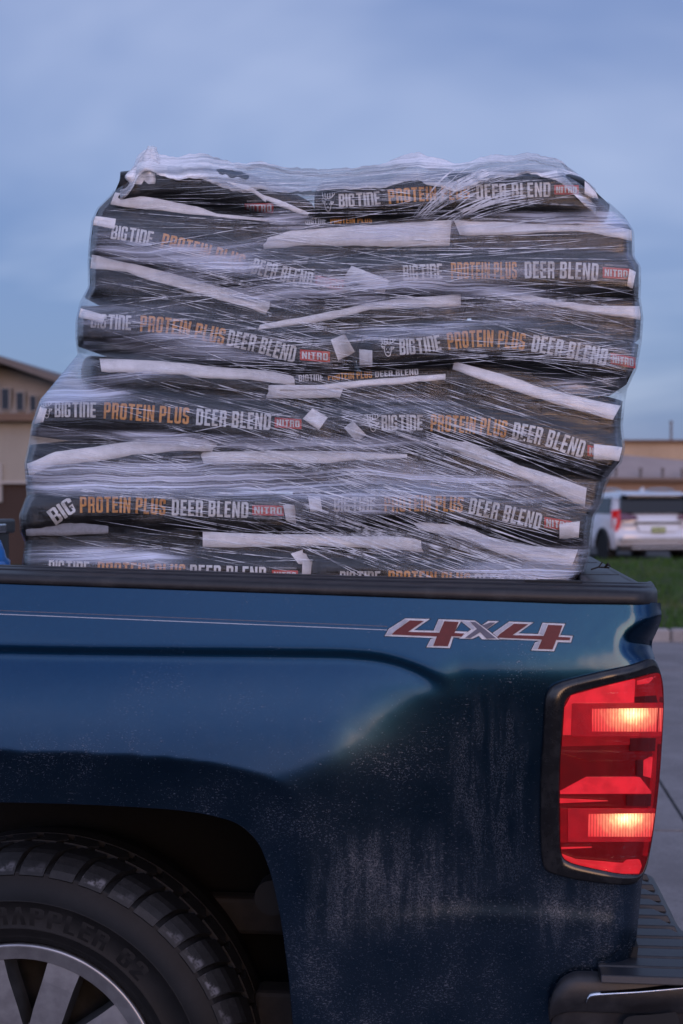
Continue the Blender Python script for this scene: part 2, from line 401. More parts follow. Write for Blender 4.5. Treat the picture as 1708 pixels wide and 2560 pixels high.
V = np.empty((nb, 3, 3)); V[:, 0] = np.stack([bx-ww*np.cos(an), by-ww*np.sin(an), bz], -1); V[:, 1] = np.stack([bx+ww*np.cos(an), by+ww*np.sin(an), bz], -1); V[:, 2] = np.stack([bx+ln[:, 0], by+ln[:, 1], bz+hh], -1)
gr = mesh('grass', V.reshape(-1, 3), np.arange(nb*3).reshape(-1, 3), grass_mat()); tag(gr, kind='stuff')

# unseen tree belt added behind the viewer to darken what paint and film mirror
wx = np.linspace(-170, 170, 420); rows = []
hgt = 3.3+1.5*np.sin(wx*.05+1)+1.1*np.array([MN.noise(Vector((x*.12, 0, 2)))*1.6+MN.noise(Vector((x*.5, 3, 2)))*.9 for x in wx])
for f, dy in ((0, 0), (.35, -.8), (.7, -.5), (.92, .8), (1.0, 2.5), (.9, 5), (0, 7)):
    jz = np.array([MN.noise(Vector((x*.7, f*3, 5)))*.7 for x in wx])*(f > 0); jy = np.array([MN.noise(Vector((x*.6, f*4, 9))) for x in wx])
    rows.append(np.stack([wx, -58-dy*-1*-1+jy-.004*wx**2*0, hgt*f+jz], -1))
tb = grid('unseen_tree_belt', np.stack(rows), simple('belt_foliage', (.035, .040, .018), .9, var=.4, scale=.8)); tag(tb, kind='stuff')

# ------------------------------------------------------------------ far buildings
def wallmat(name, c, var=.12, sc=.6, rough=.8):
    t = NT(name); co = t.coord(); n = t.noise(t.mapping(co, scale=(1, 1, .35)), sc, 6, .65)
    return t.done(t.bsdf(base=t.mix(t.rng(n, .3, .7), tuple(x*(1-var) for x in c), tuple(x*(1+var) for x in c)), rough=rough, spec=.2))
M['tan'] = wallmat('tan_render', (.46, .33, .22)); M['pink'] = wallmat('pale_roof_sheet', (.34, .27, .24)); M['brown'] = wallmat('brown_fascia', (.16, .105, .075)); M['brownwall'] = wallmat('brown_wall', (.30, .20, .14))
M['siding'] = wallmat('tan_siding', (.31, .28, .235)); M['greysid'] = wallmat('grey_siding', (.29, .28, .27)); M['trimw'] = wallmat('pale_trim', (.42, .39, .36)); M['roofb'] = wallmat('dark_roof', (.15, .13, .12)); M['garage'] = wallmat('dark_brown_base', (.055, .036, .029))
def glassmat(name, c=(.02, .025, .03), rough=.05):
    t = NT(name); return t.done(t.bsdf(base=c, rough=rough, spec=.35))
M['glass'] = glassmat('dark_glass', (.006, .007, .009), .12)
def P(u, v, Y): return tuple(map(float, at(u, v, Y)))
def slabpx(mb, quad, Y, depth):
    """a flat-fronted block whose front corners sit at photo pixels on plane Y, going back by depth"""
    A = [at(u, v, Y) for u, v in quad]; B = [a+np.array([0, depth, 0]) for a in A]
    mb.hexa(A, B)
# tan warehouse
Y = 62.0
wh = empty('warehouse', P(1700, 1250, Y)); tag(wh, 'long flat-roofed tan warehouse behind the white suv', 'building')
def pp(parent, name, quad, Y, depth, mat, bevel=0):
    mb = MB(); slabpx(mb, quad, Y, depth); o = mb.build(name, mat, None, bevel=bevel)
    L = parent.location; R = -parent.rotation_euler[2]
    me = o.data
    for vtx in me.vertices: vtx.co -= L
    o.parent = parent
    return o
x0, x1 = 940, 2250
u = x0; k = 0
while u < x1:
    pp(wh, 'wall_panel', [(u, 1262), (u+97.5, 1262), (u+97.5, 1106), (u, 1106)], Y+.0, 14, M['tan']); u += 98; k += 1
pp(wh, 'parapet_cap', [(x0-4, 1106), (x1+4, 1106), (x1+4, 1099), (x0-4, 1099)], Y-.2, 14.4, M['brown'])
o = MB(); c = at(1678, 1100, Y+2); o.tube([c-np.array(wh.location)+np.array([0, 0, -.5]), c-np.array(wh.location)+np.array([0, 0, .85])], .055, 10); o.tube([c-np.array(wh.location)+np.array([0, 0, .78]), c-np.array(wh.location)+np.array([0, 0, .88])], .075, 10)
o.build('vent_stack', M['roofb'], wh)
# low annex with a sloping sheet roof and vents near its eave
Y = 50.0
ax = empty('low_annex', P(1650, 1255, Y)); tag(ax, 'low brown annex with a pale sloping roof in front of the warehouse', 'building')
pp(ax, 'wall', [(1300, 1270), (2250, 1270), (2250, 1206), (1300, 1203)], Y+.15, 5, M['brownwall'])
pp(ax, 'eave_fascia', [(1290, 1203), (2260, 1208), (2260, 1199), (1290, 1193)], Y-.15, .3, M['brown'])
A = [at(1290, 1194, Y), at(2260, 1199, Y), at(2260, 1232, Y+5), at(1290, 1114, Y+5)]
B = [a+np.array([0, .1, -.12]) for a in A]; L = np.array(ax.location)
mb = MB(); mb.hexa([a-L for a in A], [b-L for b in B]); mb.build('roof_sheet', M['pink'], ax)
e0 = at(1290, 1114, Y+4.9); e1 = at(2260, 1232, Y+4.9)
d = np.array([0, 0, .09])
mb = MB(); mb.hexa([e0-L-d, e1-L-d, e1-L-d+[0, .3, 0], e0-L-d+[0, .3, 0]], [e0-L+d, e1-L+d, e1-L+d+[0, .3, 0], e0-L+d+[0, .3, 0]]); mb.build('ridge_trim', M['brown'], ax)
for uu in (1540, 1602, 1657, 1706, 1752, 1797):
    c = at(uu, interp(uu, [(1500, 1196), (1800, 1201)]), Y+.2)-L
    mb = MB(); mb.tube([c+[0, 0, -.1], c+[0, 0, .36]], .05, 10); mb.tube([c+[0, 0, .32], c+[0, 0, .41]], .066, 10); mb.build('roof_vent', M['roofb'], ax)

# left: two-storey siding building with a low gable
Y = 27.0
lb = empty('siding_building', P(40, 1300, Y)); tag(lb, 'two storey tan siding building with a low gable roof, seen beside the wrapped load', 'building'); 
pp(lb, 'upper_wall', [(-420, 1040), (420, 1040), (420, 1010), (-40, 905), (-420, 1000)], Y, 9, M['greysid'])
for q in ([(-420, 985), (-18, 884), (-18, 898), (-420, 1000)], [(-18, 884), (440, 1043), (440, 1060), (-18, 900)]):
    pp(lb, 'roof_slope', q[::-1], Y-.5, 10, M['roofb'])
pp(lb, 'soffit_band', [(-430, 1052), (430, 1052), (430, 1033), (-430, 1033)], Y-.35, .5, M['brown'])
for i in range(19):
    v0 = 1204-8*i
    pp(lb, 'siding_board', [(-420, v0), (420, v0), (420, v0-8.6), (-420, v0-8.6)], Y-.02-.004*(i % 2)+.0, .2, M['siding'])
    o = [ob for ob in lb.children][-1]
    for k in (2, 3, 6, 7):
        if k < len(o.data.vertices): o.data.vertices[k].co.y += .035
pp(lb, 'water_table', [(-422, 1209), (422, 1209), (422, 1203), (-422, 1203)], Y-.12, .2, M['trimw'])
pp(lb, 'base_wall', [(-420, 1460), (420, 1460), (420, 1209), (-420, 1209)], Y, 9, M['garage'])
pp(lb, 'corner_board', [(-4, 1255), (3, 1255), (3, 1160), (-4, 1160)], Y-.10, .1, M['trimw'])
for (a, b, t, q) in ((-26, -8, 962, 1023), (3, 23, 971, 1025), (40, 59, 980, 1027), (74, 91, 989, 1028), (107, 124, 997, 1029)):
    win = pp(lb, 'window', [(a-1.5, q+1), (b+1.5, q+1), (b+1.5, t-2), (a-1.5, t-2)], Y-.06, .2, M['trimw'])
    pn = pp(lb, 'pane', [(a+.5, q-1), (b-.5, q-1), (b-.5, t), (a+.5, t)], Y-.068, .05, M['glass']); pn.parent = win

# ------------------------------------------------------------------ white suv parked beyond the grass
M['carwhite'] = (lambda t: t.done(t.bsdf(base=(.62, .62, .64), rough=.3, coat=1.0, coatr=.05)))(NT('white_car_paint'))
M['redlens'] = (lambda t: t.done(t.bsdf(base=(.34, .008, .012), rough=.12, coat=1.0, emis=(.5, .01, .012), es=.35)))(NT('red_lens'))
M['darklens'] = (lambda t: t.done(t.bsdf(base=(.09, .006, .010), rough=.12, coat=1.0)))(NT('dark_red_lens'))
M['plate'] = (lambda t: t.done(t.bsdf(base=t.mix(t.rng(t.noise(t.mapping(t.coord(), scale=(60, 1, 8)), 1, 2), .48, .55), (.42, .46, .20), (.10, .13, .07)), rough=.5)))(NT('plate'))
M['carblk'] = simple('car_trim', (.012, .012, .013), .5)
sv = empty('parked_suv', tuple(atz(1646, 1404, 0)), math.radians(15)); tag(sv, 'white suv parked facing away beyond the grass, red tail lights', 'car')
def suvw(z):
    return interp(z, [(.2, .90), (.45, .955), (1.0, .955), (1.14, .92), (1.60, .79), (1.74, .62)])
prof = curve([(.10, .30), (.0, .48), (.0, .66), (.07, .80), (.05, 1.0), (.12, 1.12), (.34, 1.50), (.20, 1.615), (.55, 1.70), (1.4, 1.74), (2.4, 1.73), (3.0, 1.58), (3.7, 1.12), (4.45, 1.0), (4.72, .75), (4.72, .45), (4.6, .28)], 5)
cs = np.array([-1, -.985, -.93, -.8, -.4, 0, .4, .8, .93, .985, 1.0]); 
PP = np.empty((len(prof), len(cs), 3))
for i, (y, z) in enumerate(prof):
    wd = suvw(z)
    rear = .16*abs(cs)**6 if y < 1 else -.25*abs(cs)**5*(y > 4)
    PP[i, :, 0] = cs*wd; PP[i, :, 1] = y+rear; PP[i, :, 2] = z-.10*abs(cs)**5*smooth01(z, 1.5, 1.7)
n, m = PP.shape[:2]; V = list(PP.reshape(-1, 3)); Fs = gridfaces(n, m)
Fs.append(tuple(i*m for i in range(n))); Fs.append(tuple(i*m+m-1 for i in reversed(range(n)))); Fs.append(tuple([0*m+j for j in range(m)][::-1]+[(n-1)*m+j for j in range(m)]))
mesh('body', V, Fs, M['carwhite'], sv, True)
def suvquad(name, pts, mat, parent=sv, th=.03, out=.012, axis='y'):
    """panel on the tail (axis y) or flank (axis x) given by (x,z) or (y,z) corners"""
    A = [];B = []
    for p in pts:
        q = np.array(p, float); A.append(q)
    nrm = np.cross(np.array(pts[1])-np.array(pts[0]), np.array(pts[2])-np.array(pts[0])); nrm = nrm/np.linalg.norm(nrm)
    mb = MB(); mb.hexa([tuple(q-nrm*th) for q in A], [tuple(q+nrm*out) for q in A]); return mb.build(name, mat, parent, bevel=.006)
def ry(z, x=0.0):
    i = 5*4; pr = prof[:36]; return float(np.interp(z, [.48, .66, .80, 1.0, 1.12, 1.5], [0, 0, .07, .05, .12, .34]))+.16*abs(x/suvw(z))**6
SUVW = suvquad('rear_window', [(-.84, ry(1.15, .6)+.02, 1.16), (.84, ry(1.15, .6)+.02, 1.16), (.76, ry(1.52, .5)+.02, 1.61), (-.76, ry(1.52, .5)+.02, 1.61)], M['glass'], th=.05, out=.10)
mb = MB(); mb.hexa([(-.74, .10, 1.63), (.74, .10, 1.63), (.74, .5, 1.66), (-.74, .5, 1.66)], [(-.70, .13, 1.655), (.70, .13, 1.655), (.70, .5, 1.72), (-.70, .5, 1.72)]); mb.build('spoiler', M['carwhite'], sv, bevel=.01)
for s in (-1, 1):
    q = [(s*.70, ry(.95, .7)-.05, .96), (s*.955, .16, .93), (s*.93, .20, 1.17), (s*.70, ry(1.1, .7)-.05, 1.12)]
    tl = MB()
    A = [(s*.93, .15, .72), (s*.965, .32, .82), (s*.965, .36, 1.26), (s*.86, .08, 1.28), (s*.86, .02, 1.0)]
    B = [(s*.80, .26, .72), (s*.80, .42, .82), (s*.80, .46, 1.26), (s*.78, .30, 1.28), (s*.78, .25, 1.0)]
    if s > 0: A, B = A[::-1], B[::-1]
    tl.hexa(A, B); tl.build('tail_light', M['redlens'], sv, bevel=.008)
    A = [(s*.855, .025, 1.00), (s*.855, .08, 1.20), (s*.50, .04, 1.14), (s*.46, .01, 1.04)]; B = [(a, b+.12, c) for a, b, c in A]
    if s > 0: A, B = A[::-1], B[::-1]
    tl = MB(); tl.hexa(A, B); tl.build('tailgate_light', M['darklens'], sv, bevel=.006)
    mb = MB(); mb.tube([(s*.62, .75, 1.76), (s*.63, 1.2, 1.80), (s*.63, 2.2, 1.80), (s*.62, 2.7, 1.74)], .022, 8); mb.build('roof_rail', M['chrome'], sv, True)
    # side glass
    A = [(s*(suvw(1.18)+.012), .62, 1.18), (s*(suvw(1.18)+.012), 3.2, 1.18), (s*(suvw(1.57)+.012), 2.7, 1.57), (s*(suvw(1.57)+.012), .85, 1.57)]; B = [(a-s*.05, b, c) for a, b, c in A]
    if s < 0: A, B = A[::-1], B[::-1]
    mb = MB(); mb.hexa([tuple(p) for p in A], [tuple(p) for p in B]); o = mb.build('side_window', M['glass'], sv)
    for yy in (.98, 3.80):
        wl_ = empty('wheel', (s*.84, yy, .355), 0, sv)
        mb = MB(); mb.tube([(-.11, 0, 0), (-.10, 0, 0), (.10, 0, 0), (.11, 0, 0)], [.30, .355, .355, .30], 32); mb.build('tyre', M['rubber'], wl_, True)
        mb = MB(); mb.tube([(s*.10, 0, 0), (s*.118, 0, 0)], [.24, .22], 24)
        mb.build('rim', M['alloydark'], wl_)
        ar = MB(); pts = [(s*.958, yy+.45*math.cos(t), .34+.45*math.sin(t)) for t in np.linspace(-.15, math.pi+.15, 20)]; ar.tube(pts, .045, 8); ar.build('arch_trim', M['carblk'], sv, True)
        ar = MB(); ar.tube([(s*.80, yy, .34), (s*.962, yy, .34)], .43, 28); ar.build('wheel_well', M['dark'], sv)
mb = MB(); mb.hexa([(-.9, -.02, .26), (.9, -.02, .26), (.9, .5, .26), (-.9, .5, .26)], [(-.9, -.035, .40), (.9, -.035, .40), (.9, .5, .40), (-.9, .5, .40)]); mb.build('rear_valance', M['carblk'], sv, bevel=.02)
mb = MB(); mb.box((-.62, -.05, .31), (.62, .02, .355)); mb.build('valance_strip', M['alloy'], sv, bevel=.01)
mb = MB(); mb.box((-.88, -.045, .50), (.88, .05, .60)); mb.build('bumper', M['alloy'], sv, bevel=.015)
mb = MB(); mb.hexa([(-.42, -.01, .74), (.42, -.01, .74), (.52, .02, .97), (-.52, .02, .97)][::-1], [(-.42, .1, .74), (.42, .1, .74), (.52, .1, .97), (-.52, .1, .97)][::-1]); mb.build('plate_recess', M['carwhite'], sv)
mb = MB(); mb.hexa([(-.53, -.022, .93), (.53, -.022, .93), (.53, .06, .93), (-.53, .06, .93)], [(-.55, -.022, .975), (.55, -.022, .975), (.55, .06, .975), (-.55, .06, .975)]); mb.build('plate_shade', M['carblk'], sv)
mb = MB(); mb.box((-.165, -.03, .70), (.165, -.012, .855)); mb.build('license_plate', M['plate'], sv, bevel=.004)
mb = MB(); mb.hexa([(-.03, 1.0, 1.73), (.03, 1.0, 1.73), (.03, 1.25, 1.73), (-.03, 1.25, 1.73)], [(-.008, .98, 1.84), (.008, .98, 1.84), (.01, 1.05, 1.84), (-.01, 1.05, 1.84)]); mb.build('antenna_fin', M['carwhite'], sv)

sv.scale = (1.10, 1, .985)
# ------------------------------------------------------------------ pickup truck
truck = empty('pickup_truck', (0, 0, 0)); tag(truck, 'dusty blue four wheel drive pickup truck carrying the wrapped load', 'truck')
# --- side panel: outward lean of the sheet metal as a field over the panel, summed downwards
gu = np.arange(-80, 1681, 6.0); gv = np.arange(1440, 2661, 6.0)
UU, VV = np.meshgrid(gu, gv, indexing='ij')
crease = curve([(-90, 1626), (300, 1632), (700, 1636), (880, 1640), (980, 1654), (1060, 1684), (1106, 1728), (1122, 1785), (1124, 1850)], 14)
def polydist(Ux, Vx, line, closed=False):
    p = np.stack([Ux.ravel(), Vx.ravel()], -1); a = line[:-1]; b = line[1:]
    if closed: a = line; b = np.roll(line, -1, 0)
    best = np.full(len(p), 1e9)
    for q0, q1 in zip(a, b):
        d = q1-q0; L = max(d@d, 1e-9); t = np.clip(((p-q0)@d)/L, 0, 1); best = np.minimum(best, np.hypot(*(p-q0-t[:, None]*d).T))
    return best.reshape(Ux.shape)
def inside(Ux, Vx, poly):
    x, y = Ux, Vx; r = np.zeros(x.shape, bool); n = len(poly)
    for i in range(n):
        (x0, y0), (x1, y1) = poly[i], poly[(i+1) % n]
        if y0 == y1: continue
        c = ((y0 > y) != (y1 > y)) & (x < (x1-x0)*(y-y0)/(y1-y0)+x0); r ^= c
    return r
bulge_poly = np.vstack([crease, [(1124, 2700), (-90, 2700)]])
ins = inside(UU, VV, bulge_poly); dc = polydist(UU, VV, crease)
T_out = 10.0-11.5*smooth01(VV, 1600+np.clip(1150-UU, 0, 250)*.4, 1765+np.clip(1150-UU, 0, 250)*.4)*smooth01(UU, 850, 1000)-2.0*smooth01(VV, 1800, 2100)
led = sinterp(UU, [(700, 2330), (860, 2325), (1000, 2278), (1120, 2258), (1300, 2262), (1660, 2290)])
T_out = T_out+9.5*np.exp(-((VV-led-18)/26)**2)*smooth01(UU, 860, 1060)-2.5*smooth01(VV, 2320, 2380)
vt = interp(UU, [(-90, 1890), (287, 1897), (454, 1909), (550, 1925), (650, 1948), (740, 1925), (850, 1880), (980, 1838), (1110, 1795), (1700, 1760)])
flare = interp(UU, [(-90, 1883), (0, 1883), (287, 1892), (454, 1904), (550, 1917), (646, 1941), (708, 1970), (760, 2010), (800, 2100), (1700, 2100)])
dv = VV-flare
T_in = 13.5-5.6*smooth01(VV, 1660, 1885)
T_in = T_in-9.0*smooth01(VV-vt, -25, 90)*smooth01(UU, 480, 800)
T_in = np.where(VV > flare, -5.0-2*smooth01(VV, 1900, 2050)*0, T_in)*1.0
T_in = np.where(UU > 700, T_in*(1-smooth01(UU, 700, 760))+smooth01(UU, 700, 760)*(13.5-5.6*smooth01(VV, 1660, 1885)-9.0*smooth01(VV-vt, -25, 90)), T_in)
T_in = T_in+9.5*np.exp(-((VV-led-18)/26)**2)*smooth01(UU, 860, 1060)-2.5*smooth01(VV, 2320, 2380)
bl = .92*smooth01(UU, 830, 1090)*smooth01(VV, 1660, 1740); T_in = T_in*(1-bl)+T_out*bl
Tt = np.where(ins, T_in, T_out)
cr = np.exp(-(dc/17.0)**4)*(1-.6*smooth01(VV, 1690, 1780)); Tt = Tt*(1-cr)+(1.2)*cr
Tt = blur(blur(Tt, 1.8, 0), .6, 1)
YPg = -np.cumsum(np.tan(np.radians(Tt))*6.0/1415.0, axis=1)
# right-hand body corner rolls round to the tailgate
rights = curve([(1651, 1440), (1652, 1512), (1654, 1545), (1643, 1577), (1631, 1604), (1631, 1624), (1637, 1645), (1644, 1690), (1648, 1780), (1642, 1930), (1628, 2070), (1608, 2180), (1603, 2230), (1596, 2300), (1589, 2350), (1584, 2380), (1576, 2410), (1570, 2460), (1568, 2660)], 8)
UR = np.interp(VV, rights[:, 1], rights[:, 0])
q = np.clip((UU-(UR-75))/75, 0, 1.3); YPg += .055*(1-np.sqrt(np.clip(1-np.minimum(q, 1)**2, 0, 1)))
notch = np.exp(-((VV-1608)/26)**2)*smooth01(UU, 1540, 1635); YPg += .02*notch
mk_ = smooth01(VV, 1685, 1745)*smooth01(UU, 760, 900)*(1-smooth01(UU, 1280, 1400)); YPg = YPg*(1-mk_)+blur(YPg, 15, 0)*mk_
YPg = blur(YPg, .9, 0)
def YP(u, v):
    a = (np.asarray(u, float)-gu[0])/6; b = (np.asarray(v, float)-gv[0])/6
    a = np.clip(a, 0, len(gu)-1.001); b = np.clip(b, 0, len(gv)-1.001); i = a.astype(int); j = b.astype(int); x = a-i; y = b-j
    return (YPg[i, j]*(1-x)+YPg[i+1, j]*x)*(1-y)+(YPg[i, j+1]*(1-x)+YPg[i+1, j+1]*x)*y
arch = curve([(-90, 2003), (0, 2005), (191, 2010), (383, 2020), (478, 2029), (540, 2041), (588, 2056), (622, 2080), (646, 2108), (662, 2142), (677, 2185), (689, 2233), (703, 2304), (713, 2376), (722, 2448), (732, 2560), (742, 2660)], 8)
topl = np.array([(-80, 1452), (0, 1454), (450, 1469), (900, 1485), (1424, 1503), (1651, 1507)], float)
region = np.vstack([topl, rights[rights[:, 1] > 1510], arch[::-1]])
ui = np.arange(-78, 1670, 7.0); vi = np.arange(1446, 2660, 7.0); U2, V2 = np.meshgrid(ui, vi, indexing='ij')
isin = inside(U2, V2, region)
# keep every cell that touches the inside, then pull outside corners onto the outline
lampcut = np.array([(1625, 1665), (1560, 1685), (1480, 1703), (1412, 1722), (1392, 1735), (1380, 1775), (1370, 1932), (1368, 2070), (1372, 2145), (1385, 2160), (1424, 2176), (1494, 2188), (1563, 2194), (1590, 2190), (1700, 2180), (1700, 1665)], float)
cell = isin[:-1, :-1] | isin[1:, :-1] | isin[1:, 1:] | isin[:-1, 1:]
cut = inside(U2, V2, lampcut); cell &= ~(cut[:-1, :-1] & cut[1:, 1:] & cut[:-1, 1:] & cut[1:, :-1])
need = np.zeros(isin.shape, bool)
for a, b in ((0, 0), (1, 0), (1, 1), (0, 1)): need[a:a+cell.shape[0], b:b+cell.shape[1]] |= cell
Ux, Vx = U2.copy(), V2.copy()
om = need & ~isin; pts = np.stack([U2[om], V2[om]], -1); reg2 = np.roll(region, -1, 0); bd = np.full(len(pts), 1e9); bp = pts.copy()
for q0, q1 in zip(region, reg2):
    d = q1-q0; L = max(d@d, 1e-9); t = np.clip(((pts-q0)@d)/L, 0, 1); c = q0+t[:, None]*d; ds = np.hypot(*(pts-c).T); k = ds < bd; bd[k] = ds[k]; bp[k] = c[k]
Ux[om], Vx[om] = bp[:, 0], bp[:, 1]
idx = -np.ones(isin.shape, int); idx[need] = np.arange(need.sum())
PV = at(Ux[need], Vx[need], YP(Ux[need], Vx[need]))
Fs = [(idx[i, j], idx[i, j+1], idx[i+1, j+1], idx[i+1, j]) for i, j in zip(*np.nonzero(cell))]
bs = mesh('bed_side', PV, Fs, M['paint'], truck, True)
# arch lip turned inwards
A = at(arch[:, 0], arch[:, 1], YP(arch[:, 0], arch[:, 1])); 
rows = [A+np.array([0, -.0005, 0]), A+np.array([0, .006, 0])+.0, A+np.array([0, .045, 0])]
grid('arch_lip', np.stack(rows), M['paint'], truck, True)
# rear face of the corner (turned away from the viewer) and tailgate
R = rights[(rights[:, 1] > 1510) & (rights[:, 1] < 2400)]; A = at(R[:, 0], R[:, 1], YP(R[:, 0], R[:, 1]))
rows = [A+np.array([-.002*k, dy, 0]) for k, dy in enumerate((0, .02, .05))]
grid('corner_post', np.stack(rows), M['paint'], truck, True)
Rt = curve([(1637, 1492), (1650, 1540), (1640, 1580), (1630, 1612), (1632, 1700), (1632, 2000), (1606, 2200), (1590, 2360)], 6)
A = at(Rt[:, 0], Rt[:, 1], .06); rows = [A, A+np.array([0, .06, 0]), A+np.array([0, 1.80, 0])]
Bk = A+np.array([-.07, 0, 0]); 
grid('tailgate', np.stack([Bk+np.array([0, 1.80, 0])]+[Bk]+rows), M['paint'], truck, True)
# --- rail cap on the bed side
uu = np.linspace(-90, 1652, 120)
ve = interp(uu, [(-90, 1455), (0, 1458), (900, 1489), (1424, 1508), (1651, 1511)])    # lower edge
vf = interp(uu, [(-90, 1430), (0, 1433), (900, 1462), (1309, 1471), (1638, 1479)])    # front edge of the top
endw = smooth01(uu, 1600, 1652)
secs = []
y0 = YP(uu, ve)
lo = at(uu, ve, y0-.006); hi = at(uu, vf, y0-.004)
H = hi[:, 2]-lo[:, 2]
roll = .05*(1-np.sqrt(np.clip(1-np.clip((uu-1598)/54, 0, 1)**2, 0, 1)))
def rc(dy, z, base=lo): 
    p = base.copy(); p[:, 1] += dy+roll; p[:, 2] = lo[:, 2]+z*1.0; return p
S = [rc(.012, -.003*np.ones_like(H)), rc(-.002, 0*H), rc(-.004, H*.15), rc(-.003, H*.78), rc(.002, H*.95), rc(.010, H*1.03), rc(.035, H+.004), rc(.0365, H+.0025), rc(.0395, H+.0025), rc(.041, H+.0055), rc(.066, H+.0085), rc(.0675, H+.006), rc(.0705, H+.006), rc(.072, H+.009), rc(.105, H+.010), rc(.112, H+.006), rc(.116, H-.004), rc(.116, H-.06)]
grid('rail_cap', np.stack(S), M['plastic'], truck, True, flip=False)
# closed end of the rail cap
e = np.stack(S)[:, -1]; mesh('rail_cap_end', e, [tuple(range(len(e)))], M['plastic'], truck)
def zrail(u): return float(np.interp(u, uu, lo[:, 2]+H))
# stake-pocket slot near the tailgate
c0 = at(1312, 1464, .055); c1 = at(1455, 1469, .055)
mb = MB(); zz0 = zrail(1312)+.0095; zz1 = zrail(1455)+.0095
mb.hexa([(c0[0], .048, zz0-.02), (c1[0], .048, zz1-.02), (c1[0], .088, zz1-.02), (c0[0]+.03, .088, zz0-.02)], [(c0[0], .048, zz0+.0012), (c1[0], .048, zz1+.0012), (c1[0], .088, zz1+.0012), (c0[0]+.03, .088, zz0+.0012)]); mb.build('stake_pocket', M['dark'], truck)
# --- tailgate cap
zc = zrail(1640)+.006
xo = float(at(1641, 1476, .0)[0]); 
prof_t = [(-.006, -.035), (-.004, -.004), (-.010, .0), (-.024, .003), (-.026, .0015), (-.029, .0015), (-.031, .0035), (-.098, .004), (-.104, .001), (-.106, -.006), (-.108, -.10)]
ys = np.concatenate([[.055, .062], np.linspace(.09, 1.86, 24), [1.90]])
TP = np.array([[(xo+a-(.010 if k == 0 else 0), y, zc+b) for k, y in enumerate(ys)] for a, b in prof_t])
grid('tailgate_cap', TP, M['plastic'], truck, True)
mb = MB(); mb.box((xo-.100, .36, zc+.0045), (xo-.030, .3635, zc+.0055)); mb.build('cap_seam', M['dark'], truck); mb = MB(); mb.box((xo-.100, .9, zc+.0045), (xo-.030, .9035, zc+.0055)); mb.build('cap_seam', M['dark'], truck)
# bed interior
zb = .90
mb = MB(); mb.box((-1.1, .47, zb-.05), (xo-.108, 1.78, zb)); mb.box((at(800, 2000, .2)[0], .116, zb-.05), (xo-.108, .469, zb)); mb.build('bed_floor', M['bedliner'], truck)
mb = MB(); mb.box((-1.1, .118, 1.06), (xo-.109, .13, zrail(600)-.03)); mb.build('bed_wall', M['bedliner'], truck)
mb = MB(); mb.box((-1.1, .118, 1.045), (at(800, 2000, .2)[0], .47, 1.059)); mb.build('wheel_house', M['bedliner'], truck)
mb = MB(); mb.box((-1.1, 1.70, zb), (xo-.109, 1.72, zc-.07)); mb.build('bed_wall', M['bedliner'], truck)
mb = MB(); mb.box((xo-.125, .13, zb), (xo-.110, 1.70, zc-.02)); mb.build('tailgate_inner', M['bedliner'], truck)
mb = MB(); mb.hexa([(-1.1, 1.72, zc-.10), (xo-.11, 1.72, zc-.07), (xo-.11, 1.86, zc-.07), (-1.1, 1.86, zc-.10)], [(-1.1, 1.72, zc-.06), (xo-.11, 1.72, zc-.005), (xo-.11, 1.86, zc-.005), (-1.1, 1.86, zc-.06)]); mb.build('rail_cap', M['plastic'], truck, bevel=.01)
mb = MB(); mb.box((-1.1, 1.84, .7), (xo-.11, 1.86, zc-.11)); mb.build('bed_side', M['paint'], truck)
# wheel housing behind the arch
A = at(arch[:, 0], arch[:, 1], YP(arch[:, 0], arch[:, 1]))+np.array([0, .045, 0])
rows = []
for k, (dy, sc) in enumerate(((0, 0), (.02, .012), (.12, .03), (.30, .03), (.40, -.02))):
    p = A.copy(); p[:, 1] += dy; p[:, 2] += sc*np.where(arch[:, 1] < 2150, 1, .0); p[:, 0] += sc*1.5*smooth01(arch[:, 0], 500, 640); rows.append(p)
grid('wheel_liner', np.stack(rows), M['liner'], truck, True)
mb = MB(); mb.box((-1.2, .42, .25), (at(760, 2000, .42)[0]+.05, .46, 1.05)); mb.build('inner_housing', M['liner'], truck)
p0 = at(560, 2240, .34); p1 = at(720, 2300, .34)
mb = MB(); mb.box((p0[0]-.10, .33, p1[2]-.03), (xo-.2, .38, p0[2])); mb.build('frame_rail', M['frame'], truck, bevel=.01)
p = at(685, 2235, .31); mb = MB(); mb.tube([(p[0], .28, p[2]), (p[0], .34, p[2])], .035, 20); mb.build('frame_plug', M['dark'], truck)
p0 = at(640, 2470, .22); p1 = at(730, 2600, .22); mb = MB(); mb.box((p0[0], .20, p1[2]-.1), (xo-.25, .27, p0[2])); mb.build('hitch_member', M['frame'], truck, bevel=.01)

# --- wheel
hub = at(55, 2760, .07); hub[2] = .431
wheel = sub(truck, 'wheel', hub-np.array([0, 0, 0]))
def lathe(name, prof, mat, parent, n=160, smooth=True):
    Pp = np.array([[(r*math.sin(2*math.pi*k/n), y-.07, r*math.cos(2*math.pi*k/n)) for k in range(n)] for r, y in prof])
    return grid(name, Pp, mat, parent, smooth, wrap=True)
tp = [(.262, .100), (.266, .080), (.272, .066), (.280, .060), (.283, .057), (.2845, .0572), (.288, .0555), (.300, .050), (.3015, .0485), (.303, .050), (.330, .044), (.352, .045), (.3525, .0435), (.3545, .0435), (.355, .0455), (.378, .054), (.398, .066), (.4005, .0655), (.403, .068), (.413, .080), (.424, .105), (.428, .13), (.428, .33), (.40, .38), (.30, .39), (.26, .36)]
lathe('tyre', tp, M['rubber'], wheel, 200)
